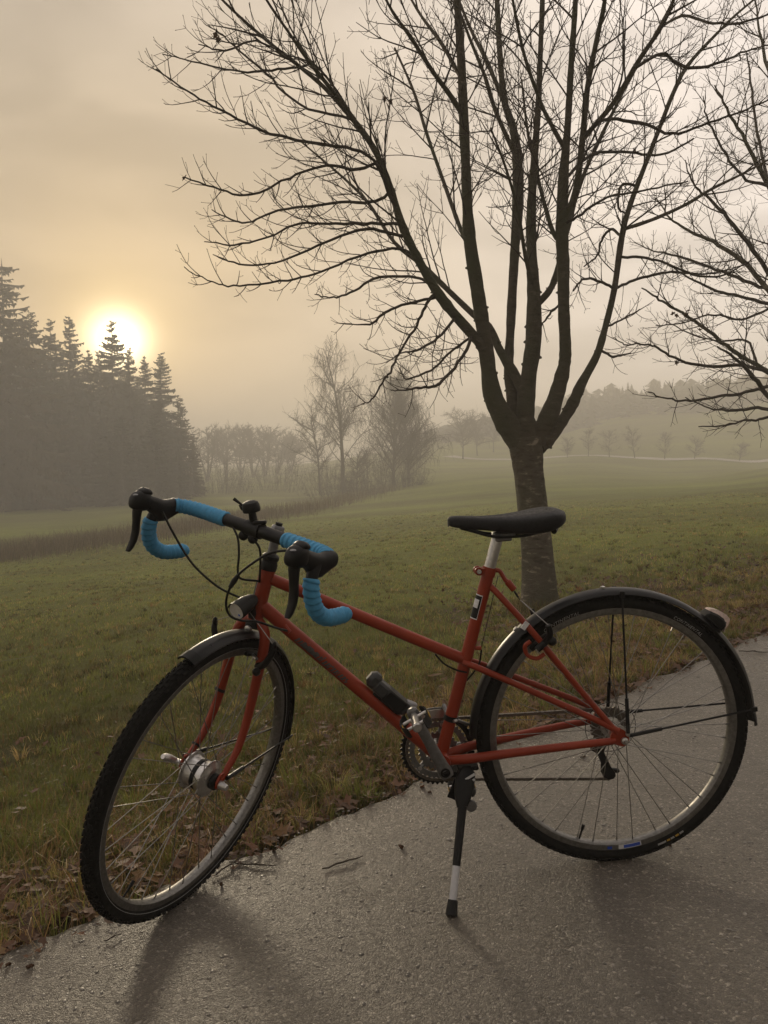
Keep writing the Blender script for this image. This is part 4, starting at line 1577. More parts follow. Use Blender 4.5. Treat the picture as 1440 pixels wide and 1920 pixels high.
for i, (px, d, w, h, by, lb) in enumerate([(705, 88, 120, 85, 915, 'dense thicket under the weeping birch'), (620, 94, 110, 75, 918, 'dark thicket under the broad round tree'), (765, 86, 70, 60, 912, 'thicket at the right foot of the weeping birch'),
                                           (520, 112, 170, 80, 920, 'wide pale thicket below the far row of trees'), (410, 108, 130, 70, 925, 'foggy thicket at the right foot of the spruce wood'), (660, 78, 160, 42, 935, 'low brown scrub in front of the birches')]):
    shrub(lb, px, d, w, h, 90 + i, by)


# reeds along the ditch
def build_reeds():
    rng = np.random.default_rng(41)
    N = 11000
    t = rng.random(N)
    px = -60 + t * 800 + rng.normal(0, 14, N)
    dd = np.interp(t, [0, .45, .8, 1], [33, 40, 56, 84]) + rng.normal(0, 1.0, N) * np.interp(t, [0, 1], [2.2, 4.5])
    x = (px - 720) / FPX * dd
    y = dd
    h = 0.35 + 0.55 * rng.random(N) * np.interp(t, [0, .5, 1], [.7, 1.0, 1.6])
    w = 0.012 + .012 * rng.random(N)
    lean = np.clip(rng.normal(.3, .2, N), 0, .8)
    k = rng.random((N, 1))
    C = np.array([.21, .16, .095]) * k + np.array([.11, .085, .05]) * (1 - k)
    me = blades('reeds', x, y, h, w, lean, C, M['reed'], rng)
    tag(link('reeds', me), 'strip of dead brown reeds along the ditch at the meadow edge', 'reeds', kind='stuff')


build_reeds()


def build_far_wood():
    """foggy wood on the hill on the right, one mass"""
    rng = np.random.default_rng(51)
    V, T = [], []
    for k in range(420):
        px = rng.uniform(800, 1750)
        d = rng.uniform(198, 245)
        g = at(px, 800, d)
        z = gz(g[0], g[1]) - .5
        ln = np.interp(px, [800, 940, 1040, 1150, 1300, 1440, 1750], [800, 775, 735, 712, 700, 690, 690])
        top = at(px, ln + rng.uniform(0, 26) + (245 - d) * .25, d)[2]
        H = max(4.0, min(top - z, 30))
        W = rng.uniform(2.0, 3.6)
        con = rng.random() < .6
        nl = 9
        for i in range(nl):
            t = i / nl
            zz_ = z + H * (t * .95 + .03)
            rr = W * ((1 - t) if con else math.sqrt(max(.02, 1 - (2 * t - 1) ** 2)))
            m = 7
            for j in range(m):
                a = rng.uniform(0, 6.28)
                p = np.array([g[0] + math.cos(a) * rr * rng.uniform(.5, 1.15), g[1] + math.sin(a) * rr, zz_ - H * .05])
                c = np.array([g[0], g[1], zz_ + H * .10])
                lat = np.array([-math.sin(a), math.cos(a), 0]) * rr * .55
                kx = len(V)
                V.extend((c, p + lat, p - lat))
                T.append((kx, kx + 1, kx + 2))
    me = tri_mesh('far_wood', np.array(V), np.array(T), M['farwood'])
    tag(link('far_wood', me), 'foggy wood covering the hill on the right', 'wood', kind='stuff')


build_far_wood()


def build_far_path():
    pts = [(840, 872, 158), (870, 866, 152), (960, 861, 146), (1050, 857.5, 139), (1150, 860, 136), (1250, 864, 132), (1340, 867, 129), (1440, 868.5, 126), (1600, 868, 120), (1800, 868, 112)]
    P = smooth_path([at(*p)[:2] for p in pts], 8)
    b = []
    for i, p in enumerate(P):
        t = unit(P[min(i + 1, len(P) - 1)] - P[max(i - 1, 0)])
        n = np.array([-t[1], t[0]])
        for s in (-1.5, 0, 1.5):
            q = p + n * s
            b.append((q[0], q[1], gz(*q) + .10))
    F = []
    for i in range(len(P) - 1):
        for j in range(2):
            F.append((i * 3 + j, i * 3 + j + 1, i * 3 + 4 + j, i * 3 + 3 + j))
    me = bpy.data.meshes.new('far_path')
    me.from_pydata(b, [], F)
    me.materials.append(M['farpath'])
    tag(link('far_path', me), kind='structure')


build_far_path()

# ------------------------------------------------------------------ the bicycle
BIKE_M = Matrix([[-0.9968, 0.06218, -0.05014, 0.59009], [-0.05874, -0.996, -0.06728, 1.95113],
                 [-0.05412, -0.06412, 0.99647, 0.03069], [0, 0, 0, 1]])
SROT = np.array([[0.54781, -0.82423, -0.14334], [0.82423, 0.50237, 0.26127], [-0.14334, -0.26127, 0.95457]])
HT = np.array([0.8284, 0.0, 0.8026])                 # top of the head tube
HAX = np.array([-math.cos(rad(72.41)), 0, math.sin(rad(72.41))])
BB = np.array([0.4362, 0.0, 0.3043])
WR = 0.3432                                          # outer wheel radius
RA = np.array([0.0, 0.0, WR])
FA = np.array([1.0436, 0.0, WR])


def steer(V):
    return (np.asarray(V) - HT) @ SROT.T + HT


_bar_rot = rotm((1, 0, 0), rad(4.35)) @ rotm((0, 0, 1), rad(-7.4)) @ rotm((0, 1, 0), rad(-12.9))


def barx(P):
    """handlebar space (left, forward, up) -> steered bicycle space"""
    P = np.atleast_2d(np.asarray(P, float))
    B = np.stack([P[:, 1], P[:, 0], P[:, 2]], 1) @ _bar_rot.T + np.array([0.8872, 0, 0.9247])
    return steer(B)


bike = empty('bicycle')
bike.matrix_world = BIKE_M
tag(bike, 'red touring bicycle with blue drop bar tape parked on its kickstand on the road', 'bicycle')


def part(name, b, mat, parent=None, xf=None, ang=40, smooth=True):
    return b.build(name, mat, parent or bike, smooth, ang, xf)


def seat_pt(k):
    """point on the seat tube axis, k metres above the bottom bracket"""
    return BB + unit(np.array([0.2975, 0, 0.772]) - BB) * k


ST_LEN = float(np.linalg.norm(np.array([0.2975, 0, 0.772]) - BB))
ST_DIR = unit(np.array([0.2975, 0, 0.772]) - BB)


def build_frame():
    Hb = HT - HAX * 0.123
    tt0, tt1 = np.array([0.82, 0, 0.778]), np.array([0.3655, 0, 0.5488])
    dt0 = np.array([0.850, 0, 0.716])
    b = MB()
    b.tube([Hb, HT], 0.0182, 20)
    for q in (Hb, HT):
        b.tube([q - HAX * .004, q + HAX * .004], 0.0195, 20)
    part('head_tube', b, M['red'])
    part('top_tube', MB().tube([tt0, tt1], 0.0140, 18), M['red'])
    dtube = part('down_tube', MB().tube([dt0, BB + np.array([.004, 0, .004])], 0.0168, 20), M['red'])
    stube = part('seat_tube', MB().tube([BB, seat_pt(ST_LEN)], 0.0152, 20), M['red'])
    part('bottom_bracket', MB().lathe([(0.0195, -.036), (0.0205, -.034), (.0205, .034), (.0195, .036)], BB, (0, 1, 0), 24), M['red'])
    for s in (1, -1):
        b = MB()
        P = smooth_path([(.372, .010 * s, .546), (.33, .026 * s, .530), (.2, .042 * s, .466), (.06, .060 * s, .395), (.010, .064 * s, .366)], 5)
        b.tube(P, 0.0080, 10)
        part('mid_stay', b, M['red'])
        b = MB()
        P = smooth_path([(.297, .008 * s, .728), (.270, .026 * s, .697), (.2, .047 * s, .610), (.09, .057 * s, .462), (.012, .064 * s, .362)], 5)
        b.tube(P, [.0078, .0078, .0075, .007], 10)
        part('seat_stay', b, M['red'])
        b = MB()
        P = smooth_path([(.42, .018 * s, .303), (.36, .034 * s, .311), (.30, .040 * s, .318), (.12, .060 * s, .336), (.018, .066 * s, .343)], 5)
        b.tube(P, [.0118, .0118, .011, .0095, .0082], 12)
        part('chain_stay', b, M['red'])
        b = MB()
        th = .0025
        out = [(.030, .352), (.022, .372), (.006, .374), (-.006, .366), (-.014, .356), (-.017, .343), (-.012, .332), (.0, .327), (.02, .334)]
        r1 = [(x, (.064 + th) * s, z) for x, z in out]
        r0 = [(x, (.064 - th) * s, z) for x, z in out]
        b.loft([r0, r1] if s > 0 else [r1, r0])
        d = part('dropout', b, M['red'])
        b = MB().lathe([(.0, 0), (.0085, 0), (.0085, .006), (.005, .008), (.005, .014), (.0, .0145)], (-.004, .0665 * s, .3425), (0, s, 0), 12)
        part('axle_nut', b, M['silver'], d)
        b = MB().lathe([(.0, 0), (.0055, 0), (.0055, .006), (.0, .007)], (-.012, .0668 * s, .359), (0, s, 0), 10)
        part('eyelet_screw', b, M['silver'], d)
    # brake bridge
    part('brake_bridge', MB().tube([(.232, .040, .65), (.236, 0, .656), (.232, -.040, .65)], .006, 8), M['red'])
    # red booster loop under the seat stays
    P = smooth_path([(.215, .052, .600), (.228, .050, .588), (.222, .048, .565), (.200, .050, .556), (.182, .054, .568)], 6)
    part('brake_loop', MB().tube(P, .0052, 8), M['red'])
    # seat cluster and clamp
    b = MB()
    b.tube([seat_pt(ST_LEN - .018), seat_pt(ST_LEN + .003)], .0172, 20)
    c = seat_pt(ST_LEN - .008)
    for s in (-1, 1):
        b.lathe([(.0, -.004), (.0095, -.004), (.0105, 0), (.0095, .004), (.0, .004)], c + np.array([.026, .009 * s, .004]), (0, 1, 0), 16)
        b.box(c + np.array([.016, .009 * s, .002]), (.022, .008, .016))
    cl = part('seat_clamp', b, M['red'])
    part('clamp_bolt', MB().lathe([(.0, -.018), (.0055, -.018), (.0055, .018), (.0025, .0185), (.0, .016)], c + np.array([.026, 0, .004]), (0, 1, 0), 12), M['silver'], cl)
    # rear cable hanger
    b = MB()
    P = smooth_path([c + np.array([-.012, .004, .004]), c + np.array([-.026, .006, .000]), c + np.array([-.036, .010, -.018]), c + np.array([-.046, .012, -.030])], 5)
    b.tube(P, [.006, .0055, .0055, .006], 8)
    b.lathe([(.0, -.014), (.008, -.014), (.0085, .010), (.006, .013), (.0, .013)], c + np.array([-.049, .013, -.034]), (.6, 0, .8), 12)
    part('cable_hanger', b, M['red'], cl)
    # frame stickers: black label with white border on the seat tube
    def tube_patch(p0, axis, r, a0, a1, l0, l1, mat, name, parent, n=8):
        ax = unit(axis)
        y = np.array([0, 1.0, 0])
        w = np.cross(y, ax)                      # in-plane, perpendicular to the axis
        rings = []
        for l in (l0, l1):
            rings.append([p0 + ax * l + r * (y * math.cos(a) + w * math.sin(a)) for a in np.linspace(rad(a0), rad(a1), n)])
        b = MB()
        b.loft(rings, closed=False, cap=False)
        return part(name, b, mat, parent)
    tube_patch(BB, ST_DIR, .01535, 8, 100, .360, .421, M['white'], 'label_border', stube)
    tube_patch(BB, ST_DIR, .01550, 12, 100, .3625, .4185, M['black'], 'label', stube)
    tube_patch(BB, ST_DIR, .01565, 30, 92, .388, .409, M['white'], 'label_print', stube)
    # worn dark lettering on the lower half of the down tube
    ddir = unit(BB - dt0)
    rng = np.random.default_rng(4)
    l = .115
    y = np.array([0, 1.0, 0])
    w = np.cross(ddir, y)
    if w[2] > 0:
        w = -w
    glyphs = ['u', 'w', 'w', 'n', 'l', 'n', 'r', 'n', 'i', 'u', 's']
    for g_ in glyphs:
        gw = {'w': .020, 'u': .015, 'n': .014, 'l': .008, 'r': .010, 'i': .007, 's': .011}[g_]
        strokes = {'u': [(0, -14, 30), (.6, -14, 30)], 'w': [(0, -20, 30), (.4, -10, 30), (.75, -20, 30)], 'n': [(0, -14, 32), (.6, -16, 30)], 'l': [(0, -34, 32)], 'r': [(0, -14, 32), (.5, -18, 0)], 'i': [(0, -14, 32)], 's': [(0, -14, 10), (.45, 6, 32)]}[g_]
        b = MB()
        for o, a0, a1 in strokes:
            for (u0, b0, b1) in ((0, a0, a1), ):
                st = gw * .40
                rings = []
                for k, sh in ((0, 0), (1, 0)):
                    ring = []
                    for a in np.linspace(b0, b1, 6):
                        aa = rad(a)
                        lean = -(a - 8) / 50 * .006
                        ring.append(dt0 + ddir * (l + o * gw + k * st + lean) + .01695 * (y * math.cos(aa) + w * math.sin(aa)))
                    rings.append(ring)
                b.loft(rings, closed=False, cap=False)
        # joining foot stroke
        rings = []
        for k in (0, 1):
            rings.append([dt0 + ddir * (l + k * gw * .9 - .004) + .01692 * (y * math.cos(rad(a)) + w * math.sin(rad(a))) for a in (28, 31, 34)])
        b.loft(rings, closed=False, cap=False)
        part('letter', b, M['darkprint'], dtube)
        l += gw * 1.12
    # head badge
    b = MB()
    rings = []
    wv = np.cross(y, HAX)
    if wv[0] < 0:
        wv = -wv
    for l0 in (.030, .080):
        rings.append([HT - HAX * l0 + .0187 * (y * math.cos(a) + wv * math.sin(a)) for a in np.linspace(rad(55), rad(125), 8)])
    b.loft(rings, closed=False, cap=False)
    hb = part('head_badge', b, M['greyprint'])
    rings = []
    for l0 in (.034, .076):
        rings.append([HT - HAX * l0 + .0189 * (y * math.cos(a) + wv * math.sin(a)) for a in np.linspace(rad(60), rad(120), 8)])
    part('badge_print', MB().loft(rings, closed=False, cap=False), M['black'], hb)
    # cable stops and bosses
    part('cable_stop', MB().tube([seat_pt(.285) + np.array([-.014, .004, 0]), seat_pt(.285) + np.array([-.030, .006, .000])], .0055, 8), M['red'])
    part('cable_stop', MB().tube([(.797, .016, .668), (.785, .022, .652)], .0055, 8), M['red'])
    # little plate on the seat stay
    part('stay_plate', MB().box((.228, .056, .640), (.012, .003, .020), rotm((0, 1, 0), rad(-38))), M['white'])


build_frame()


def seg_ellipse(c, a, b_, ux, uy, n=14, sq=1.0):
    t = np.arange(n) * 2 * math.pi / n
    ct, st = np.cos(t), np.sin(t)
    ct = np.sign(ct) * np.abs(ct) ** sq
    st = np.sign(st) * np.abs(st) ** sq
    return np.asarray(c) + a * ct[:, None] * np.asarray(ux) + b_ * st[:, None] * np.asarray(uy)


def build_saddle():
    xs = [.114, .120, .134, .160, .195, .235, .275, .315, .350, .378, .390, .3945]
    ws = [.020, .044, .064, .074, .070, .055, .040, .028, .0225, .019, .014, .004]
    zt = [.900, .905, .909, .9095, .9055, .9015, .900, .9005, .9025, .904, .902, .897]
    hh = [.010, .026, .042, .052, .052, .046, .038, .033, .030, .027, .021, .006]
    Q = smooth_path(np.stack([xs, ws, zt, hh], 1), 4)
    rings = []
    for x, w, z, h in Q:
        ring = []
        for t in np.linspace(0, 2 * math.pi, 25)[:-1]:
            c, s = math.cos(t), math.sin(t)
            y = w * math.copysign(abs(c) ** .62, c)
            if s >= 0:
                zz_ = z - .018 + .018 * abs(s) ** .7 - (.006 * math.exp(-(y / .009) ** 2) if .15 < x < .33 else 0)
            else:
                zz_ = z - .018 - (h - .018) * abs(s) ** .5 if h > .018 else z - .018
                y *= .96
            ring.append((x, y, zz_))
        rings.append(ring)
    b = MB()
    b.loft(rings)
    sad = part('saddle', b, M['saddle'], ang=60)
    for s in (-1, 1):
        P = smooth_path([(.365, .008 * s, .875), (.335, .014 * s, .866), (.30, .021 * s, .855), (.26, .022 * s, .850), (.215, .022 * s, .850), (.18, .028 * s, .858), (.150, .036 * s, .868)], 5)
        part('saddle_rail', MB().tube(P, .0036, 8), M['black'], sad)
    part('saddle_bumper', MB().tube(smooth_path([(.150, .045, .860), (.138, .02, .864), (.135, 0, .865), (.138, -.02, .864), (.150, -.045, .860)], 4), .007, 8), M['black'], sad)
    # seat post
    top = seat_pt(ST_LEN + .078)
    sp = part('seat_post', MB().tube([seat_pt(ST_LEN - .05), seat_pt(ST_LEN + .07), top], [.0136, .0136, .0128], 20), M['silver'])
    b = MB()
    b.ball(top + np.array([-.004, 0, .003]), (.020, .016, .012), 14)
    b.box(top + np.array([-.014, 0, .007]), (.050, .046, .008), bev=.002)
    b.box(top + np.array([-.012, 0, -.004]), (.040, .034, .010), bev=.003)
    part('post_clamp', b, M['grey'], sp)


build_saddle()


def wheel_ring(c, prof, n=72, mi=0, b=None):
    """revolve a closed (radius, y) profile about the wheel axis"""
    b = b or MB()
    k = len(prof)
    a = np.arange(n) * 2 * math.pi / n
    V = np.empty((n * k, 3))
    for j, (r, y) in enumerate(prof):
        V[j::k] = np.stack([c[0] + r * np.cos(a), np.full(n, c[1] + y), c[2] + r * np.sin(a)], 1)
    F = []
    for i in range(n):
        i2 = (i + 1) % n
        for j in range(k):
            j2 = (j + 1) % k
            F.append((i * k + j, i2 * k + j, i2 * k + j2, i * k + j2))
    b.add(V, F, mi)
    return b


def arc_text(txt, size, c, r0, a0, y, sgn, mat, parent, xf, name='lettering', shear=.25, space=1.1):
    cu = bpy.data.curves.new('t', 'FONT')
    cu.body = txt
    cu.size = size
    cu.shear = shear
    cu.space_character = space
    cu.resolution_u = 2
    ob = bpy.data.objects.new('t', cu)
    me = bpy.data.meshes.new_from_object(ob)
    V = np.array([v.co[:] for v in me.vertices])
    F = [tuple(p.vertices) for p in me.polygons]
    bpy.data.objects.remove(ob)
    bpy.data.curves.remove(cu)
    bpy.data.meshes.remove(me)
    r = r0 + V[:, 1]
    a = rad(a0) + sgn * V[:, 0] / r0
    t = (.3255 - r) / .0176
    yy = np.sqrt(np.clip(1 - t ** 2, 0, 1)) * .0176 + .0005 if y is None else np.full(len(V), y)
    W = np.stack([c[0] + r * np.cos(a), c[1] + yy, c[2] + r * np.sin(a)], 1)
    b = MB()
    b.add(W, F)
    return part(name, b, mat, parent, xf, smooth=False)


def build_wheel(name, c, front, xf):
    rng = np.random.default_rng(8 if front else 9)
    rim_prof = [(.3135, -.0105), (.3135, -.0125), (.308, -.0128), (.300, -.0122), (.2965, -.0085), (.2955, 0), (.2965, .0085), (.300, .0122), (.308, .0128), (.3135, .0125), (.3135, .0105), (.306, .009), (.306, -.009)]
    w = part(name, wheel_ring(c, rim_prof[::-1], 96), M['rim'], xf=xf)
    rt = .0176
    cr = WR - rt
    b = wheel_ring(c, [(cr + rt * math.cos(t), rt * math.sin(t)) for t in np.linspace(0, 2 * math.pi, 15)[:-1]], 96)
    # tread knobs
    nk = 118
    for row, (ang, wd, ln, ht) in enumerate([(0, .0058, .0095, .0030), (26, .0056, .0085, .0032), (-26, .0056, .0085, .0032), (52, .006, .0095, .0034), (-52, .006, .0095, .0034)]):
        for k in range(nk):
            a = (k + (.5 if row in (1, 2) else 0)) / nk * 2 * math.pi
            rr = cr + rt * math.cos(rad(ang))
            y = rt * math.sin(rad(ang))
            er = np.array([math.cos(a), 0, math.sin(a)])
            et = np.array([-math.sin(a), 0, math.cos(a)])
            ey = np.array([0, 1.0, 0])
            nn = er * math.cos(rad(ang)) + ey * math.sin(rad(ang))
            ll = np.cross(nn, et)
            R = np.stack([et, ll, nn], 1)
            p = np.asarray(c) + er * rr + ey * y + nn * ht * .35
            b.box(p, (ln, wd, ht), R)
    tyre = part('tyre', b, M['rubber'], w, xf, ang=35)
    # hub
    b = MB()
    if front:
        prof = [(.0, -.036), (.014, -.036), (.022, -.033), (.037, -.031), (.045, -.030), (.045, -.027), (.038, -.025), (.036, -.020), (.036, .014), (.038, .020), (.044, .023), (.044, .026), (.037, .028), (.030, .034), (.024, .036), (.0, .036)]
        b.lathe(prof, c, (0, 1, 0), 32)
        hub = part('hub', b, M['silver'], w, xf)
        part('hub_band', wheel_ring(c, [(.0363, -.006), (.0368, -.005), (.0368, .005), (.0363, .006)], 40), M['black'], w, xf)
        for k in range(9):          # white marks on the hub band
            a = rad(150 + k * 9 + (4 if k > 2 else 0))
            er = np.array([math.cos(a), 0, math.sin(a)])
            et = np.array([-math.sin(a), 0, math.cos(a)])
            bb = MB().box(np.asarray(c) + er * .0369, (.0022 if k else .005, .0046, .0006), np.stack([et, [0, 1, 0], er], 1))
            part('hub_mark', bb, M['white'], w, xf)
        part('hub_cap', MB().lathe([(.0, .036), (.019, .036), (.019, .048), (.012, .050), (.0, .050)], c, (0, 1, 0), 24), M['black'], w, xf)
        fl, fo, ns = .0415, .0275, 36
    else:
        prof = [(.0, -.02), (.018, -.02), (.026, -.018), (.026, -.015), (.016, -.012), (.0135, 0), (.016, .030), (.025, .033), (.025, .036), (.016, .038), (.012, .055), (.0, .055)]
        b.lathe(prof, c, (0, 1, 0), 28)
        part('hub', b, M['silver'], w, xf)
        fl, fo, ns = .0235, .034, 36
    for i in range(ns):
        s = 1 if i % 2 == 0 else -1
        k = i // 2
        lead = 1 if k % 2 == 0 else -1
        ar = 2 * math.pi * (i + (.12 * s)) / ns
        ah = ar + lead * rad(52 if not front else 42)
        yo = fo if s > 0 else -(fo if front else .0165)
        p0 = np.asarray(c) + np.array([fl * math.cos(ah), yo + .0015 * lead * s, fl * math.sin(ah)])
        p1 = np.asarray(c) + np.array([.298 * math.cos(ar), .003 * s, .298 * math.sin(ar)])
        sp = MB().tube([p0, p1], .0011, 5)
        d = unit(p0 - p1)
        sp.tube([p1 - d * .002, p1 + d * .012], .0019, 5)
        part('spoke', sp, M['steel'], w, xf)
    # valve
    av = rad(-72) if not front else rad(-35)
    er = np.array([math.cos(av), 0, math.sin(av)])
    vb = MB().tube([np.asarray(c) + er * .297, np.asarray(c) + er * .272], .0026, 8)
    vb.tube([np.asarray(c) + er * .272, np.asarray(c) + er * .258], .0042, 8)
    part('valve', vb, M['black'], w, xf)
    return w, tyre


fw, ftyre = build_wheel('front_wheel', FA, True, steer)
# a thin pale stripe runs round the front tyre's wall
part('wall_stripe', wheel_ring(FA, [(.3172, .0166), (.3182, .0168), (.3182, .0173), (.3172, .0171)], 96), M['greyprint'], fw, steer)
rw, rtyre = build_wheel('rear_wheel', RA, False, None)
arc_text('CONTINENTAL', .0130, RA, .3150, 57, None, 1, M['greyprint'], rw, None)
arc_text('CONTINENTAL', .0115, RA, .3160, 118, None, 1, M['greyprint'], rw, None, shear=.1)


def rim_patch(c, a0, a1, r0, r1, y, mat, name, parent, n=8, taper=0.0):
    rings = []
    for k, a in enumerate(np.linspace(rad(a0), rad(a1), n)):
        rr = r1 - (r1 - r0) * taper * (1 - k / (n - 1))
        rings.append([(c[0] + r * math.cos(a), c[1] + y, c[2] + r * math.sin(a)) for r in (r0, rr)])
    return part(name, MB().loft(rings, closed=False, cap=False), mat, parent, smooth=False)


rim_patch(RA, -102, -91, .300, .3115, .01315, M['white'], 'rim_label', rw)
rim_patch(RA, -101.5, -93.5, .3018, .3100, .01335, M['bluep'], 'rim_label', rw, taper=-.0)
rim_patch(RA, -87.8, -85.6, .3030, .3100, .01335, M['bluep'], 'rim_label', rw)
for a0, a1, m_ in [(-115, -113.5, 'yellow'), (-119.5, -117.8, 'yellow'), (-113, -109, 'greyprint'), (-117.2, -115.4, 'greyprint'), (-122, -120, 'greyprint')]:
    rim_patch(RA, a0, a1, .3205, .3255, .0182, M[m_], 'wall_mark', rw, 5)


def build_drivetrain():
    # cassette
    cas = None
    for i in range(7):
        r = .052 - i * .0048
        y = -.021 - i * .0042
        b = MB()
        nt_ = int(r * 560)
        V, F = [], []
        n = nt_ * 4
        for yy in (y - .0009, y + .0009):
            for k in range(n):
                rr = r if k % 4 in (1, 2) else r - .004
                a = 2 * math.pi * k / n
                V.append((RA[0] + rr * math.cos(a), yy, RA[2] + rr * math.sin(a)))
        F = [tuple(range(n)), tuple(range(2 * n - 1, n - 1, -1))] + [(k, n + k, n + (k + 1) % n, (k + 1) % n) for k in range(n)]
        b.add(V, F)
        part('sprocket', b, M['chain'], rw, smooth=False)
    # spoke guard ring
    part('spoke_guard', wheel_ring(RA, [(.0640, -.0170), (.0655, -.0175), (.0655, -.0185), (.0640, -.0185)], 48), M['black'], rw)
    # chainrings
    cs = part('crankset', MB().lathe([(.0, -.040), (.020, -.040), (.022, -.060), (.012, -.064), (.0, -.064)], BB, (0, 1, 0), 20), M['grey'])
    for r, y in ((.096, -.054), (.078, -.047), (.052, -.040)):
        n = int(r * 500) * 4
        b = MB()
        V = []
        for yy in (y - .0012, y + .0012):
            for k in range(n):
                rr = r if k % 4 in (1, 2) else r - .005
                a = 2 * math.pi * k / n
                V.append((BB[0] + rr * math.cos(a), yy, BB[2] + rr * math.sin(a)))
            for k in range(n):
                a = 2 * math.pi * k / n
                V.append((BB[0] + (r - .018) * math.cos(a), yy, BB[2] + (r - .018) * math.sin(a)))
        F = []
        for k in range(n):
            k2 = (k + 1) % n
            F += [(k, k2, n + k2, n + k), (2 * n + k2, 2 * n + k, 3 * n + k, 3 * n + k2), (k2, k, 2 * n + k, 2 * n + k2), (n + k, n + k2, 3 * n + k2, 3 * n + k)]
        b.add(V, F)
        part('chainring', b, M['grey'] if r < .09 else M['black'], cs, smooth=False)
    for k in range(5):
        a = k * 2 * math.pi / 5 + .5
        e = np.array([math.cos(a), 0, math.sin(a)])
        part('spider_arm', MB().tube([BB + e * .015 + np.array([0, -.050, 0]), BB + e * .075 + np.array([0, -.0505, 0])], [.009, .006], 6), M['grey'], cs)
        part('ring_bolt', MB().lathe([(.0, 0), (.005, 0), (.005, .004), (.0, .004)], BB + e * .066 + np.array([0, -.046, 0]), (0, 1, 0), 10), M['silver'], cs)
    # cranks: left forward-up, right opposite
    pv = np.array([.069, 0, .151])

    def crank(s):
        d = unit(pv * s)
        w = np.cross(d, np.array([0, 1.0, 0]))
        rings = []
        for t, a, bb, y in [(-.115, .008, .006, .074), (-.10, .0155, .0085, .075), (0, .0175, .010, .076), (.10, .0155, .0095, .0775), (.5, .0125, .0078, .083), (.88, .0125, .0072, .088), (1.0, .0150, .0075, .089), (1.07, .0130, .0065, .089), (1.10, .006, .004, .089)]:
            c = BB + pv * s * t + np.array([0, y * s, 0])
            rings.append(seg_ellipse(c, a, bb, w, np.array([0, 1.0, 0]), 14, .7))
        o = part('crank_arm', MB().loft(rings), M['grey'])
        part('crank_bolt', MB().lathe([(.0, .010), (.007, .010), (.007, .0125), (.0115, .0125), (.0115, .0095), (.0, .0095)], BB + np.array([0, .076 * s, 0]), (0, s, 0), 20), M['black'], o)
        # pedal
        pc = BB + pv * s + np.array([0, s * .135, 0])
        ped = MB().lathe([(.0, -.042), (.007, -.042), (.008, -.030), (.0095, -.026), (.0095, .026), (.011, .028), (.011, .036), (.0085, .0385), (.0, .0385)], pc, (0, s, 0), 18)
        po = part('pedal', ped, M['silver'])
        R = rotm((0, 1, 0), rad(27 if s > 0 else 10))
        ex, ez = R @ np.array([1.0, 0, 0]), R @ np.array([0, 0, 1.0])
        for sx in (-1, 1):
            for yo in (-.022, .020):
                part('pedal_bar', MB().tube([pc + np.array([0, s * yo, 0]) + ex * sx * .006, pc + np.array([0, s * yo, 0]) + ex * sx * .032], .0038, 8), M['silver'], po)
            rings = []
            for t in np.linspace(-1, 1, 17):
                bow = .004 * (1 - t * t)
                tooth = .002 if int((t + 1) * 8) % 2 else 0
                c = pc + np.array([0, s * t * .042, 0]) + ex * sx * (.030 + bow - .010 * abs(t) ** 3)
                rings.append([c + ez * (.011 + tooth) - ex * .0012, c + ez * (.011 + tooth) + ex * .0012, c - ez * (.011 + tooth) + ex * .0012, c - ez * (.011 + tooth) - ex * .0012])
            part('pedal_cage', MB().loft(rings), M['black'], po, smooth=False)
            part('pedal_reflector', MB().box(pc + ex * sx * .0335, (.005, .026, .010), np.stack([ex, [0, 1, 0], ez], 1), bev=.001), M['yellow'], po)
    crank(1)
    crank(-1)
    # chain as links
    y = -.047
    top = []
    rr = .080
    up0, up1 = BB + np.array([.01, y, rr]), np.array([.004, -.036, WR + .040])
    lo0, lo1 = BB + np.array([-.005, y, -rr]), np.array([.012, -.040, .196])
    path = [up1]
    path = [np.array([.0 - .040 * math.sin(t), -.036, WR + .040 * math.cos(t)]) for t in np.linspace(1.9, 0, 7)] + [up1 + (up0 - up1) * t for t in np.linspace(.08, 1, 12)]
    path += [BB + np.array([rr * math.sin(t), y, rr * math.cos(t)]) for t in np.linspace(.25, math.pi, 14)]
    path += [lo0 + (lo1 - lo0) * t for t in np.linspace(.02, 1, 14)]
    path += [np.array([.001 - .014 * math.sin(t), -.040, .208 - .013 * math.cos(t)]) for t in np.linspace(.3, 2.6, 5)]
    path += [np.array([.012, -.040, .262]), np.array([.022, -.038, .285]), np.array([-.016, -.036, .307])]
    P = np.array(path)
    S = np.r_[0, np.cumsum(np.linalg.norm(np.diff(P, axis=0), axis=1))]
    n = int(S[-1] / .0127)
    b = MB()
    for k in range(n):
        s0, s1 = k * S[-1] / n, (k + 1) * S[-1] / n
        p = np.array([np.interp((s0 + s1) / 2, S, P[:, j]) for j in range(3)])
        q = np.array([np.interp(s1, S, P[:, j]) for j in range(3)])
        t = unit(q - p)
        nrm_ = unit(np.cross(t, (0, 1.0, 0)))
        R = np.stack([t, np.cross(nrm_, t), nrm_], 1)
        wd = .0072 if k % 2 else .0050
        b.box(p, (.0132, wd, .0072), R)
        b.tube([q - R[:, 1] * .004, q + R[:, 1] * .004], .0042, 6)
    part('chain', b, M['chain'], smooth=False)
    # rear derailleur
    b = MB()
    b.box((.004, -.060, .300), (.032, .020, .050), rotm((0, 1, 0), rad(20)), bev=.005)
    b.box((.020, -.056, .275), (.036, .016, .030), rotm((0, 1, 0), rad(-25)), bev=.004)
    der = part('rear_derailleur', b, M['black'])
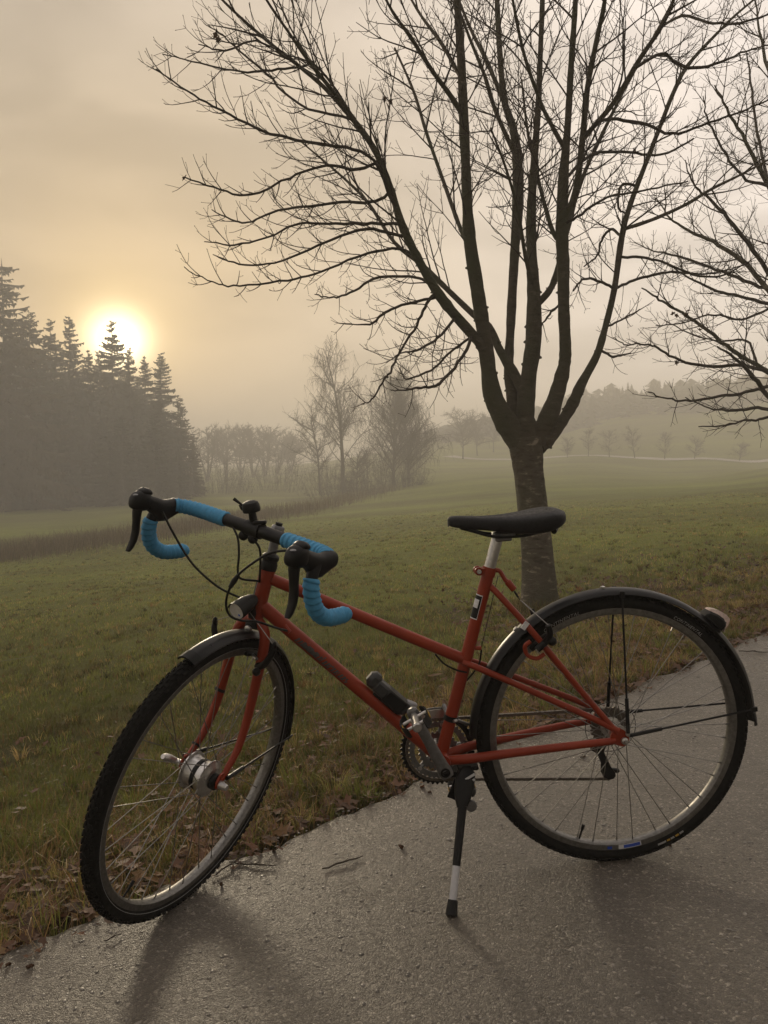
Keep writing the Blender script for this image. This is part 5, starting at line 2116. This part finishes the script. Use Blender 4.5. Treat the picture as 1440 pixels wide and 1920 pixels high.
    for yy in (-.046, -.034):
        rings = []
        for (x, z, r) in [(.024, .279, .010), (.018, .262, .008), (.008, .235, .0085), (.001, .212, .017), (-.002, .203, .015), (-.004, .196, .006)]:
            rings.append([(x - r, yy - .001, z), (x - r, yy + .001, z), (x + r, yy + .001, z), (x + r, yy - .001, z)])
        part('pulley_cage', MB().loft(rings), M['black'], der, smooth=False)
    for x, z in ((.022, .277), (.001, .208)):
        part('pulley', MB().lathe([(.0, -.003), (.013, -.003), (.0145, 0), (.013, .003), (.0, .003)], (x, -.040, z), (0, 1, 0), 22), M['chain'], der)
    part('barrel_adjuster', MB().tube([(-.010, -.045, .215), (-.026, -.045, .212), (-.030, -.045, .211)], [.006, .006, .004], 10), M['black'], der)
    # front derailleur on the seat tube
    fd = part('front_derailleur', MB().tube([seat_pt(.098), seat_pt(.111)], .0178, 20), M['black'])
    part('clamp_screw', MB().tube([seat_pt(.104) + np.array([-.012, .019, 0]), seat_pt(.104) + np.array([-.004, .023, 0])], .004, 8), M['silver'], fd)
    c = seat_pt(.105)
    for yy, h in ((-.062, .022), (-.046, .018)):
        rings = []
        for t in np.linspace(0, 1, 9):
            a = rad(60 + 55 * t)
            rings.append([(BB[0] + r * math.cos(a), yy + dy, BB[2] + r * math.sin(a)) for r, dy in ((.106, 0), (.106, .0015), (.084, .0015), (.084, 0))])
        part('shift_cage', MB().loft(rings), M['silver'], fd)
    part('shift_link', MB().tube([c + np.array([.006, -.016, .002]), c + np.array([.012, -.034, .018]), c + np.array([.012, -.050, .006])], .006, 8), M['grey'], fd)
    part('shift_link', MB().tube([c + np.array([-.014, .010, -.004]), c + np.array([-.040, .0, -.020]), c + np.array([-.055, -.02, -.03])], .004, 8), M['grey'], fd)


build_drivetrain()


def guard(name, c, a0, a1, r, halfw, xf, flare=None):
    rings = []
    n = max(12, int(abs(a1 - a0) / 3))
    for a in np.linspace(rad(a0), rad(a1), n):
        er = np.array([math.cos(a), 0, math.sin(a)])
        ring_o, ring_i = [], []
        for t in np.linspace(-1, 1, 11):
            rr = r - .013 * abs(t) ** 2.6
            ring_o.append(np.asarray(c) + er * rr + np.array([0, halfw * t, 0]))
            ring_i.append(np.asarray(c) + er * (rr - .0018) + np.array([0, halfw * t * .96, 0]))
        rings.append(ring_o + ring_i[::-1])
    return part(name, MB().loft(rings), M['guard'], xf=xf, ang=50)


def build_guards():
    g = guard('rear_mudguard', RA, 2, 176, .3625, .0255, None)
    # flexible flap at the rear end
    rings = []
    for t in np.linspace(0, 1, 6):
        a = rad(176 + 5.5 * t)
        r = .3635 + .006 * t
        er = np.array([math.cos(a), 0, math.sin(a)])
        et = np.array([-math.sin(a), 0, math.cos(a)])
        hw_ = .0255 * (1 + .10 * t) * (1 if t < .8 else .8)
        rings.append([RA + er * (r - .013 * abs(s) ** 2.4) + np.array([0, hw_ * s, 0]) for s in np.linspace(-1, 1, 9)] + [RA + er * (r - .003 - .013 * abs(s) ** 2.4) + np.array([0, hw_ * s * .95, 0]) for s in np.linspace(1, -1, 9)])
    part('mud_flap', MB().loft(rings), M['black'], g)
    for s in (1, -1):
        for (p0, a, nm) in (((-.012, .0715 * s, .362), 93, 0), ((-.016, .0715 * s, .356), 174, 1)):
            a = rad(a)
            e = RA + np.array([.351 * math.cos(a), .0265 * s, .351 * math.sin(a)])
            p0 = np.array(p0)
            b = MB().tube([p0, p0 + (e - p0) * .25], .0048, 8)
            b.tube([p0 + (e - p0) * .2, e], .0026, 8)
            st = part('mudguard_stay', b, M['black'], g)
            part('stay_clamp', MB().box(e + np.array([0, .001 * s, 0]), (.016, .005, .012), rotm((0, 1, 0), -a), bev=.001), M['black'], g)
    part('guard_bolt', MB().lathe([(0, 0), (.006, 0), (.006, .004), (0, .006)], RA + np.array([.02, 0, .3622]), (0, 0, 1), 10), M['silver'], g)
    part('guard_bolt', MB().lathe([(0, 0), (.006, 0), (.006, .006), (0, .008)], RA + np.array([.236, 0, .272]), (.7, 0, .7), 10), M['silver'], g)
    # tail light
    a = rad(134)
    er = np.array([math.cos(a), 0, math.sin(a)])
    et = np.array([-math.sin(a), 0, math.cos(a)])
    ey = np.array([0, 1.0, 0])
    c = RA + er * .362
    rings = []
    for t, h, w in [(-.030, .006, .016), (-.026, .018, .020), (-.010, .028, .024), (.008, .030, .026), (.020, .028, .026), (.024, .022, .024)]:
        rings.append([c + et * t + er * hh_ + ey * ww for hh_, ww in ((-.002, -w), (-.002, w), (h * .6, w), (h, w * .6), (h, -w * .6), (h * .6, -w))])
    tl = part('tail_light', MB().loft(rings), M['black'], ang=30)
    rings = []
    for t, h0, h1, w in [(-.028, .016, .021, .014), (-.010, .022, .032, .020), (.010, .024, .036, .022), (.024, .014, .034, .024), (.030, .000, .024, .024), (.032, -.001, .010, .022)]:
        rings.append([c + et * t + er * hh_ + ey * ww for hh_, ww in ((h0, -w), (h0, w), (h1, w * .7), (h1, -w * .7))])
    part('lamp_lens', MB().loft(rings), M['taill'], tl, ang=30)
    # front guard
    g = guard('front_mudguard', FA, 83, 197, .3575, .0240, steer)
    rings = []
    for t in np.linspace(0, 1, 5):
        a = rad(84 - 4.0 * t)
        er = np.array([math.cos(a), 0, math.sin(a)])
        rings.append([FA + er * (.3588 - .013 * abs(s) ** 2.4) + np.array([0, .0245 * s, 0]) for s in np.linspace(-1, 1, 9)] + [FA + er * (.3535 - .013 * abs(s) ** 2.4) + np.array([0, .0230 * s, 0]) for s in np.linspace(1, -1, 9)])
    part('guard_tip', MB().loft(rings), M['black'], g, xf=steer)
    for s in (1, -1):
        a = rad(194)
        e = FA + np.array([.352 * math.cos(a), .0270 * s, .352 * math.sin(a)])
        p0 = FA + np.array([-.014, .066 * s, .012])
        b = MB().tube([p0, p0 + (e - p0) * .22], .0052, 8)
        part('stay_sleeve', b, M['black'], g, xf=steer)
        part('mudguard_stay', MB().tube([p0, e], .0024, 8), M['black'], g, xf=steer)


build_guards()


def build_fork():
    for s in (1, -1):
        P = smooth_path([(.866, .008 * s, .684), (.869, .022 * s, .676), (.874, .036 * s, .660), (.885, .043 * s, .628), (.906, .045 * s, .560), (.938, .048 * s, .466), (.974, .052 * s, .402), (1.015, .054 * s, .366), (1.040, .055 * s, .347)], 6)
        f = part('fork_blade', MB().tube(P, [.0125, .0125, .0128, .0125, .0120, .0108, .0092, .0078, .007], 14), M['red'], xf=steer)
        b = MB()
        out = [(1.026, .366), (1.040, .368), (1.054, .354), (1.056, .338), (1.046, .330), (1.036, .336), (1.024, .350)]
        b.loft([[(x, .0525 * s, z) for x, z in out], [(x, .0575 * s, z) for x, z in out]] if s > 0 else [[(x, .0575 * s, z) for x, z in out], [(x, .0525 * s, z) for x, z in out]])
        part('dropout', b, M['red'], f, xf=steer)
        # axle end fittings
        b = MB().lathe([(.0, 0), (.010, 0), (.0105, .003), (.009, .007), (.0075, .018), (.006, .021), (.0, .0215)], FA + np.array([0, .0577 * s, 0]), (0, s, 0), 14)
        part('axle_end', b, M['silver'], f, xf=steer)
    # quick release lever on the far side
    P = smooth_path([FA + np.array([0, -.076, .0]), FA + np.array([.012, -.084, .012]), FA + np.array([.034, -.088, .030])], 5)
    part('release_lever', MB().tube(P, [.007, .008, .009, .010, .006], 10), M['silver'], xf=steer)
    # cable ties
    part('cable_tie', MB().tube([np.array([.926, -.0475, .500]), np.array([.930, -.048, .494])], .0135, 12), M['black'], xf=steer)
    part('cable_tie', MB().tube([np.array([1.000, -.0535, .379]), np.array([1.004, -.0535, .376])], .0115, 12), M['black'], xf=steer)
    # headset
    b = MB()
    b.lathe([(.0, -.004), (.0195, -.004), (.0205, .002), (.0205, .012), (.0185, .016), (.0185, .020), (.0205, .022), (.0205, .030), (.017, .034), (.014, .036), (.0, .036)], HT + HAX * .003, HAX, 24)
    part('headset', b, M['black'])
    part('headset', MB().lathe([(.0, -.018), (.020, -.018), (.0205, -.006), (.0185, 0), (.0, 0)], HT - HAX * .126, HAX, 24), M['black'])
    # quill stem
    q0, q1 = HT + HAX * .02, HT + HAX * .094
    st = part('stem', MB().tube([q0, q1], .0112, 18), M['grey'])
    bar_c = np.array([0.8872, 0, 0.9247])
    b = MB().tube([steer(q1 - HAX * .012), steer(q1 * .4 + bar_c * .6 + np.array([0, 0, -.002])), steer(bar_c)], [.0145, .0130, .0150], 16)
    b.lathe([(.0, -.02), (.016, -.02), (.016, .010), (.013, .014), (.0, .014)], steer(q1), SROT @ HAX, 18)
    part('stem_extension', b, M['grey'], st)
    part('stem_bolt', MB().lathe([(.0, .0), (.0085, .0), (.0085, .008), (.004, .008), (.0, .005)], steer(q1 + HAX * .013), SROT @ HAX, 12), M['black'], st)
    lat = barx([(1, 0, 0)])[0] - barx([(0, 0, 0)])[0]
    part('bar_clamp', MB().tube([barx([(-.021, 0, 0)])[0], barx([(.021, 0, 0)])[0]], .0185, 20), M['black'], st)


build_fork()


def build_bars():
    c0 = [(0, 0, 0), (.10, 0, 0), (.165, 0, 0), (.203, .004, 0), (.229, .018, 0), (.2405, .045, 0), (.244, .068, -.006), (.250, .0835, -.030), (.2555, .084, -.062), (.2600, .067, -.098), (.2610, .034, -.1195), (.2610, .0, -.1235), (.2610, -.036, -.1225)]
    full = smooth_path([(-u, v, w) for u, v, w in c0[:0:-1]] + c0, 6)
    b = MB().tube(barx(full), .0128, 16)
    hb = part('handlebar', b, M['black'])
    # fatter black centre sleeve
    part('bar_sleeve', MB().tube(barx([(-.0925, 0, 0), (-.05, 0, 0), (0, 0, 0), (.05, 0, 0), (.0925, 0, 0)]), .0148, 18), M['black'], hb)
    for s in (1, -1):
        P = smooth_path([(u * s, v, w) for u, v, w in c0], 24)
        S = np.r_[0, np.cumsum(np.linalg.norm(np.diff(P, axis=0), axis=1))]
        Q = barx(P)

        def tape(sa, sb, pitch, ph):
            ss = np.arange(sa, sb, .0016)
            pts = np.stack([np.interp(ss, S, Q[:, j]) for j in range(3)], 1)
            saw = ((ss - sa) / pitch + ph) % 1.0
            # helical overlap: the step of the wrap turns round the bar
            n = 20
            T = np.gradient(pts, axis=0)
            T /= np.linalg.norm(T, axis=1)[:, None]
            u = unit(np.cross((0, 0, 1.0), T[0]))
            rings = []
            for i in range(len(pts)):
                u = unit(u - T[i] * (u @ T[i]))
                w = np.cross(T[i], u)
                a = np.arange(n) * 2 * math.pi / n
                f = (saw[i] + a / (2 * math.pi) * s) % 1.0
                r = .0158 + .0028 * f ** 1.5
                if i < 2:
                    r = r * (.93 + .035 * i)
                rings.append(pts[i] + r[:, None] * (np.cos(a)[:, None] * u + np.sin(a)[:, None] * w))
            b_ = MB().loft(rings)
            return b_
        hood0 = float(np.interp(.046, P[:, 1], S)) if False else None
        # arc length where the hood begins and ends
        i0 = int(np.argmax((P[:, 1] > .030) & (S > .2)))
        i1 = int(np.argmax((P[:, 2] < -.038)))
        part('bar_tape', tape(.0915, S[i0] + .004, .0135, 0), M['blue'], hb, ang=70)
        part('bar_tape', tape(S[i1] - .004, S[-1] - .001, .0135, .4), M['blue'], hb, ang=70)
        e = Q[-1]
        part('end_plug', MB().ball(e, .0160, 12), M['blue'], hb)
        # brake hood
        U, Vv, Ww = np.array([1.0, 0, 0]), np.array([0, 1.0, 0]), np.array([0, 0, 1.0])
        rings = []
        for v, w, a, bb, tl in [(.018, -.001, .0172, .0172, 0), (.030, -.003, .0185, .0205, 0), (.052, -.012, .0172, .0255, 5), (.070, -.012, .0158, .0265, 12), (.088, -.001, .0142, .0205, 14), (.106, .007, .0145, .0175, 14), (.118, .011, .0155, .0180, 10)]:
            ax_ = np.array([0, -math.sin(rad(tl)), math.cos(rad(tl))])
            rings.append(barx(seg_ellipse((.2415 * s, v, w), a, bb, U, ax_, 18, .85)))
        lv = part('brake_lever', MB().loft(rings), M['black'], ang=70)
        lv.data.name = 'brake_lever'
        # lever head
        rings = []
        for v, w, a, bb in [(.112, .012, .0160, .0205), (.120, .0125, .0195, .0235), (.134, .013, .0200, .0235), (.145, .0115, .0180, .0200), (.152, .009, .0135, .0145), (.155, .007, .007, .007)]:
            rings.append(barx(seg_ellipse((.2415 * s, v, w), a, bb, U, Ww, 18, .8)))
        part('lever_head', MB().loft(rings), M['black'], lv, ang=60)
        part('name_plate', MB().ball(barx([(.2415 * s, .142, .0262)])[0], (.009, .012, .0035), 12, R=None), M['grey'], lv)
        # hood cap: top of the shifter body
        rings = []
        for v, w, a, bb in [(.104, .030, .008, .004), (.112, .033, .0155, .008), (.124, .0345, .0165, .009), (.134, .032, .0130, .006), (.138, .030, .006, .003)]:
            rings.append(barx(seg_ellipse((.2415 * s, v, w), a, bb, U, Ww, 14)))
        part('hood_cap', MB().loft(rings), M['black'], lv, ang=70)
        # blade
        rings = []
        for u, v, w, a, bb in [(.2415, .133, .004, .0130, .010), (.2430, .134, -.016, .0125, .0085), (.2450, .131, -.038, .0110, .0070), (.2475, .1275, -.062, .0110, .0065), (.2490, .129, -.084, .0100, .0062), (.2500, .1345, -.100, .0085, .0060), (.2505, .139, -.109, .0060, .0048)]:
            rings.append(barx(seg_ellipse((u * s, v, w), a, bb, U, Vv, 14, .8)))
        part('lever_blade', MB().loft(rings), M['black'], lv, ang=70)
    # bell
    c = barx([(-.006, .000, .014)])[0]
    up = np.array([.1, .1, 1.0])
    bl = MB().lathe([(.0, .024), (.010, .024), (.0195, .026), (.0205, .031), (.0200, .040), (.0170, .047), (.010, .0505), (.0, .0515)], c, up, 24)
    bell = part('bell', bl, M['black'])
    part('bell_post', MB().tube([c - unit(up) * .004, c + unit(up) * .026], [.010, .0085, .0085], 12), M['black'], bell)
    d1 = barx([(-.05, .02, .0)])[0] - barx([(0, 0, 0)])[0]
    d1 = unit(d1)
    part('bell_striker', MB().tube(smooth_path([c + unit(up) * .034 + d1 * .018, c + unit(up) * .040 + d1 * .028, c + unit(up) * .047 + d1 * .040], 4), [.003, .003, .0042], 8), M['black'], bell)
    part('bell_striker', MB().tube(smooth_path([c + unit(up) * .026 + d1 * .014, c + unit(up) * .026 + d1 * .024, c + unit(up) * .036 + d1 * .028], 4), .0028, 8), M['black'], bell)
    part('bell_clamp', MB().tube([barx([(-.024, 0, 0)])[0], barx([(.006, 0, 0)])[0]], .0172, 18), M['black'], bell)
    # light mount bracket under the bar, screws
    b = MB()
    for u in (-.030, .000):
        b.ball(barx([(u, .002, -.022)])[0], (.012, .010, .012), 10)
    b.box(barx([(.012, .0, .0185)])[0], (.030, .020, .010), bev=.003)
    part('bar_bracket', b, M['black'], hb)


build_bars()


def build_lamp_and_brakes():
    # headlight on the fork crown
    c0 = np.array([.884, 0, .742])
    dirv = unit(np.array([1.0, 0, -.10]))
    b = MB().lathe([(.0, -.012), (.011, -.010), (.016, 0), (.0190, .014), (.0205, .030), (.0215, .050), (.0208, .056), (.0195, .056)], c0, dirv, 28)
    # hood over the lens
    hl = part('headlight', b, M['black'], xf=steer, ang=50)
    rings = []
    for h, r0 in ((.020, .0208), (.045, .0222), (.060, .0222)):
        rings.append([c0 + dirv * h + r0 * np.array([0, math.sin(a), 0]) + r0 * math.cos(a) * np.cross((0, -1.0, 0), dirv) for a in np.linspace(-1.5, 1.5, 13)])
    part('lamp_hood', MB().loft(rings, closed=False, cap=False), M['black'], hl, xf=steer)
    part('reflector', MB().lathe([(.0195, .0562), (.0178, .0535), (.013, .049), (.007, .046), (.0, .0455)], c0, dirv, 24), M['lens'], hl, xf=steer)
    part('lamp_bulb', MB().ball(c0 + dirv * .049 + np.array([0, .008, -.008]), (.008, .006, .006), 10), M['bluep'], hl, xf=steer)
    b = MB().box((.880, 0, .705), (.012, .018, .060), rotm((0, 1, 0), rad(12)), bev=.002)
    part('lamp_bracket', b, M['black'], hl, xf=steer)
    part('crown_bolt', MB().lathe([(0, 0), (.009, 0), (.009, .006), (.005, .008), (0, .008)], (.889, 0, .668), (1, 0, .1), 14), M['silver'], xf=steer)
    # front cantilever brake
    for s in (1, -1):
        boss = np.array([.899, .050 * s, .592])
        b = MB().lathe([(0, -.012), (.0085, -.012), (.0085, .016), (.0065, .020), (0, .020)], boss, (.95, 0, .3), 12)
        arm = part('brake_arm', b, M['black'], xf=steer)
        part('arm_link', MB().tube(smooth_path([boss + np.array([.012, 0, 0]), boss + np.array([.016, .022 * s, .022]), boss + np.array([.012, .036 * s, .052]), boss + np.array([.008, .038 * s, .066])], 5), [.0085, .0085, .0075, .0065], 10), M['black'], arm, xf=steer)
        part('arm_end', MB().ball(boss + np.array([.008, .038 * s, .070]), (.008, .006, .013), 10), M['black'], arm, xf=steer)
        rr = .305
        a = rad(118)
        pc = FA + np.array([rr * math.cos(a), .0195 * s, rr * math.sin(a)])
        R = rotm((0, 1, 0), -(a + math.pi / 2))
        part('brake_pad', MB().box(pc, (.052, .010, .011), R, bev=.002), M['black'], arm, xf=steer)
        part('pad_post', MB().tube([pc, pc + np.array([.010, .024 * s, 0])], .0042, 8), M['silver'], arm, xf=steer)
        part('pad_knob', MB().ball(boss + np.array([.024, .004 * s, -.004]), .0105, 10), M['black'], arm, xf=steer)
        yoke = np.array([.895, .0, .720])
        part('straddle_wire', MB().tube([boss + np.array([.008, .038 * s, .072]), yoke], .0010, 5), M['steel'], arm, xf=steer)
    # rear cantilever brake
    for s in (1, -1):
        boss = np.array([.190, .055 * s, .588])
        b = MB().lathe([(0, -.014), (.0085, -.014), (.0085, .016), (.0065, .020), (0, .020)], boss, (-.75, 0, .62), 12)
        arm = part('brake_arm', b, M['black'])
        e = boss + np.array([-.012, .022 * s, .056])
        part('arm_link', MB().tube(smooth_path([boss + np.array([-.010, .0, .008]), boss + np.array([-.018, .014 * s, .030]), e], 5), [.0085, .008, .0065], 10), M['black'], arm)
        part('pad_knob', MB().ball(boss + np.array([-.024, .008 * s, .012]), .0115, 12), M['black'], arm)
        a = rad(52.5)
        pc = RA + np.array([.305 * math.cos(a), .0195 * s, .305 * math.sin(a)])
        part('brake_pad', MB().box(pc, (.054, .010, .012), rotm((0, 1, 0), -(a + math.pi / 2)), bev=.002), M['black'], arm)
        part('pad_post', MB().tube([pc, pc + np.array([-.010, .030 * s, .006])], .0042, 8), M['silver'], arm)
        yk = np.array([.226, .002, .690])
        part('straddle_wire', MB().tube([e, yk], .0011, 5), M['steel'], arm)
    c = seat_pt(ST_LEN - .008) + np.array([-.049, .013, -.034])
    part('brake_wire', MB().tube([c, (.226, .002, .690)], .0011, 5), M['cable'])
    part('wire_adjuster', MB().tube([c + (np.array([.226, .002, .690]) - c) * .45, c + (np.array([.226, .002, .690]) - c) * .8], .0028, 8), M['black'])


build_lamp_and_brakes()


def build_cables():
    sets = [
        [[1.0500, .0560, .9600], [1.0299, 0.0556, 0.909], [0.9946, 0.0502, 0.8368], [0.9509, 0.044, 0.7854], [0.9173, 0.0355, 0.7587], [0.8700, 0.0200, 0.7300]],
        [[0.8965, 0.05, 0.9175], [0.8832, 0.0754, 0.891], [0.8822, 0.0847, 0.8558], [0.8882, 0.0776, 0.8181], [0.8854, 0.054, 0.7946], [0.8480, 0.0150, 0.7785]],
        [[0.7500, 0.2700, 0.8890], [0.7933, 0.2474, 0.883], [0.8347, 0.2299, 0.8612], [0.8721, 0.2108, 0.8316], [0.8964, 0.1905, 0.7943], [0.9064, 0.1685, 0.7607], [0.9026, 0.1446, 0.7307], [0.8802, 0.1187, 0.7116], [0.8542, 0.09, 0.7012], [0.8098, 0.061, 0.6742], [0.791, 0.0258, 0.6576]],
        [[0.8706, 0.0725, 0.9044], [0.8479, 0.0834, 0.8876], [0.8355, 0.0792, 0.8643], [0.8389, 0.0601, 0.8241], [0.8480, 0.0200, 0.778]],
    ]
    for s in sets:
        part('cable', MB().tube(smooth_path(s, 6), .0027, 8), M['cable'])
    part('cable_joint', MB().tube([[0.8900, 0.2020, 0.8070], [0.8800, 0.2080, 0.8210], [0.8700, 0.2110, 0.8330]], [.0045, .0062, .0045], 10), M['black'])
    # gear cable under the top tube by the seat tube, and up to the seat tube stop
    part('cable', MB().tube(smooth_path([(.44, .012, .572), (.42, .016, .548), (.39, .017, .530), (.365, .016, .522)], 5), .0024, 8), M['cable'])
    part('cable', MB().tube(smooth_path([seat_pt(.285) + np.array([-.030, .006, -.004]), seat_pt(.24) + np.array([-.034, .006, 0]), seat_pt(.20) + np.array([-.016, .0, 0])], 5), .0022, 8), M['cable'])
    part('brake_wire', MB().tube([seat_pt(ST_LEN - .02) + np.array([-.024, .008, 0]), seat_pt(.285) + np.array([-.030, .006, .002])], .0009, 5), M['cable'])


build_cables()


def build_kickstand_and_lock():
    top = np.array([.380, .030, .268])
    foot = np.array([.4500, .1939, .0130])
    d = unit(foot - top)
    L = float(np.linalg.norm(foot - top))
    b = MB()
    b.box((.372, .0, .281), (.052, .058, .010), bev=.003)
    rings = []
    for t, a, bb in [(-.02, .012, .010), (.0, .024, .017), (.030, .025, .017), (.055, .020, .015), (.075, .013, .012)]:
        rings.append(seg_ellipse(top + d * t, a, bb, unit(np.cross(d, (0, 0, 1.0))) * 0 + np.array([1.0, 0, 0]), unit(np.cross(d, (1.0, 0, 0))), 14, .6))
    b.loft(rings)
    ks = part('kickstand', b, M['black'])
    for k in (0, 1):
        p = top + np.array([-.008, .0185, .004 - k * .013])
        part('white_stripe', MB().box(p + np.array([0, .0015, 0]), (.026, .0015, .0055), rotm((0, 1, 0), rad(28))), M['white'], ks)
    part('stand_plate', MB().box((.404, .030, .232), (.030, .004, .050), rotm((0, 1, 0), rad(-24)), bev=.001), M['black'], ks)
    part('spring_roller', MB().lathe([(0, -.006), (.013, -.006), (.014, 0), (.013, .006), (0, .006)], top + d * .075 + np.array([-.022, -.004, .0]), (0, 1, 0), 16), M['grey'], ks)
    part('stand_leg', MB().tube([top + d * .05, top + d * L * .66], [.0115, .0095], 14), M['black'], ks)
    part('stand_extension', MB().tube([top + d * L * .65, top + d * (L - .022)], .0092, 14), M['silverleg'], ks)
    part('rubber_foot', MB().tube([top + d * (L - .034), top + d * (L - .012), top + d * (L - .002)], [.0112, .0135, .0145], 16), M['black'], ks)
    # folding lock in its holder on the down tube
    dt0 = np.array([.850, 0, .716])
    ax = unit(BB - dt0)
    n = np.array([-ax[2], 0, ax[0]])
    if n[2] < 0:
        n = -n
    R = np.stack([ax, np.array([0, 1.0, 0]), n], 1)
    c = dt0 + ax * .385 + n * .036
    b = MB().box(c, (.105, .040, .032), R, bev=.006)
    lk = part('folding_lock', b, M['lock'])
    part('lock_end', MB().box(c - ax * .058 + n * .004, (.034, .036, .040), R, bev=.010), M['lock'], lk)
    part('lock_holder', MB().box(c - n * .002 + ax * .012, (.060, .046, .036), R, bev=.004), M['black'], lk)
    part('lock_mount', MB().box(c - n * .021, (.080, .022, .012), R, bev=.002), M['black'], lk)
    part('lock_cylinder', MB().lathe([(0, -.01), (.014, -.01), (.015, 0), (.015, .014), (.012, .018), (0, .018)], c + ax * .050 + n * .010, ax + n * .3, 18), M['grey'], lk)


build_kickstand_and_lock()


# ------------------------------------------------------------------ small things on the road and in the field
def on_road(px, py):
    r = FWD * FPX + RT * (px - 720) - UP * (py - 960)
    n = np.array([-0.0543, 0, 1.0])
    t = (-0.0015 - CAM[2]) / (r @ n)
    return CAM + r * t


def debris():
    rng = np.random.default_rng(66)
    sticks = [((604, 1633), (680, 1609), .0022, 'straight dark twig lying on the road right of the front wheel'), ((430, 1620), (518, 1627), .0020, 'thin twig sticking out from the verge beside the front tyre'),
              ((405, 1645), (470, 1598), .0022, 'dark stalk along the road edge right of the front tyre'), ((1385, 1223), (1440, 1225), .0030, 'thin twig on the far side of the road behind the tail light'),
              ((195, 1768), (228, 1755), .0015, 'tiny straw on the road left of the front tyre')]
    for a, b_, r, lb in sticks:
        p, q = on_road(*a), on_road(*b_)
        P = [p + (q - p) * t + np.array([0, 0, r * .9 + .004]) + rng.normal(0, .0015, 3) * (1 if 0 < t < 1 else 0) for t in np.linspace(0, 1, 7)]
        b = MB().tube(P, [r * .8, r, r, r * .6], 6)
        m = P[3]
        b.tube([m, m + (q - p) * .12 + np.array([0, .006, .003])], [r * .6, r * .3], 5)
        tag(b.build('twig', M['twig']), lb, 'twig')
    for (px, py, s, lb) in [(752, 1590, .011, 'small crumpled brown leaf in the middle of the road'), (1093, 1421, .011, 'brown leaf on the road seen through the rear wheel'), (56, 1815, .009, 'dark leaf scrap at the lower left of the road'), (14, 1812, .007, 'tiny dark crumb at the lower left corner of the road'),
                            (415, 1660, .008, 'brown crumb of earth beside the front tyre'), (806, 1487, .006, 'small dark crumb on the road under the pedal'), (1255, 1587, .006, 'tiny dark leaf scrap right of the rear tyre')]:
        o = leaf_outline() * s
        V = [(x * (1 + .2 * rng.normal()), y * .7, .004 + abs(y) * .35 + rng.normal(0, s * .15)) for x, y in o] + [(0, 0, .006 + s * .3)]
        K = len(o)
        V2 = [(x, y, max(.0, z - .004)) for x, y, z in V]
        b = MB().add(V + V2, [(K, i, (i + 1) % K) for i in range(K)] + [(2 * K + 1, K + 1 + (i + 1) % K, K + 1 + i) for i in range(K)] + [(i, K + 1 + i, K + 1 + (i + 1) % K, (i + 1) % K) for i in range(K)])
        ob = b.build('fallen_leaf', M['deadleaf'], smooth=False)
        ob.location = on_road(px, py)
        ob.rotation_euler = (0, 0, rng.uniform(0, 6))
        tag(ob, lb, 'leaf')
    # pasture wire in the field
    a, b_ = at(-260, 1275, 6.0), at(470, 1150, 7.6)
    P = [a + (b_ - a) * t + np.array([0, 0, -.05 * 4 * t * (1 - t)]) for t in np.linspace(0, 1, 24)]
    root = empty('fence_wire', (P[0][0], P[0][1], gz(P[0][0], P[0][1])))
    tag(root, 'thin pasture wire strung over the meadow left of the bicycle', 'wire')
    o = np.array(root.location)
    MB().tube(np.array(P) - o, .0012, 4).build('strand', M['grey'], root)
    for p in (P[0], P[-1]):
        MB().tube([np.array([p[0], p[1], gz(p[0], p[1]) - .1]) - o, p + np.array([0, 0, .02]) - o], .004, 6).build('stake', M['farbark'], root)


debris()
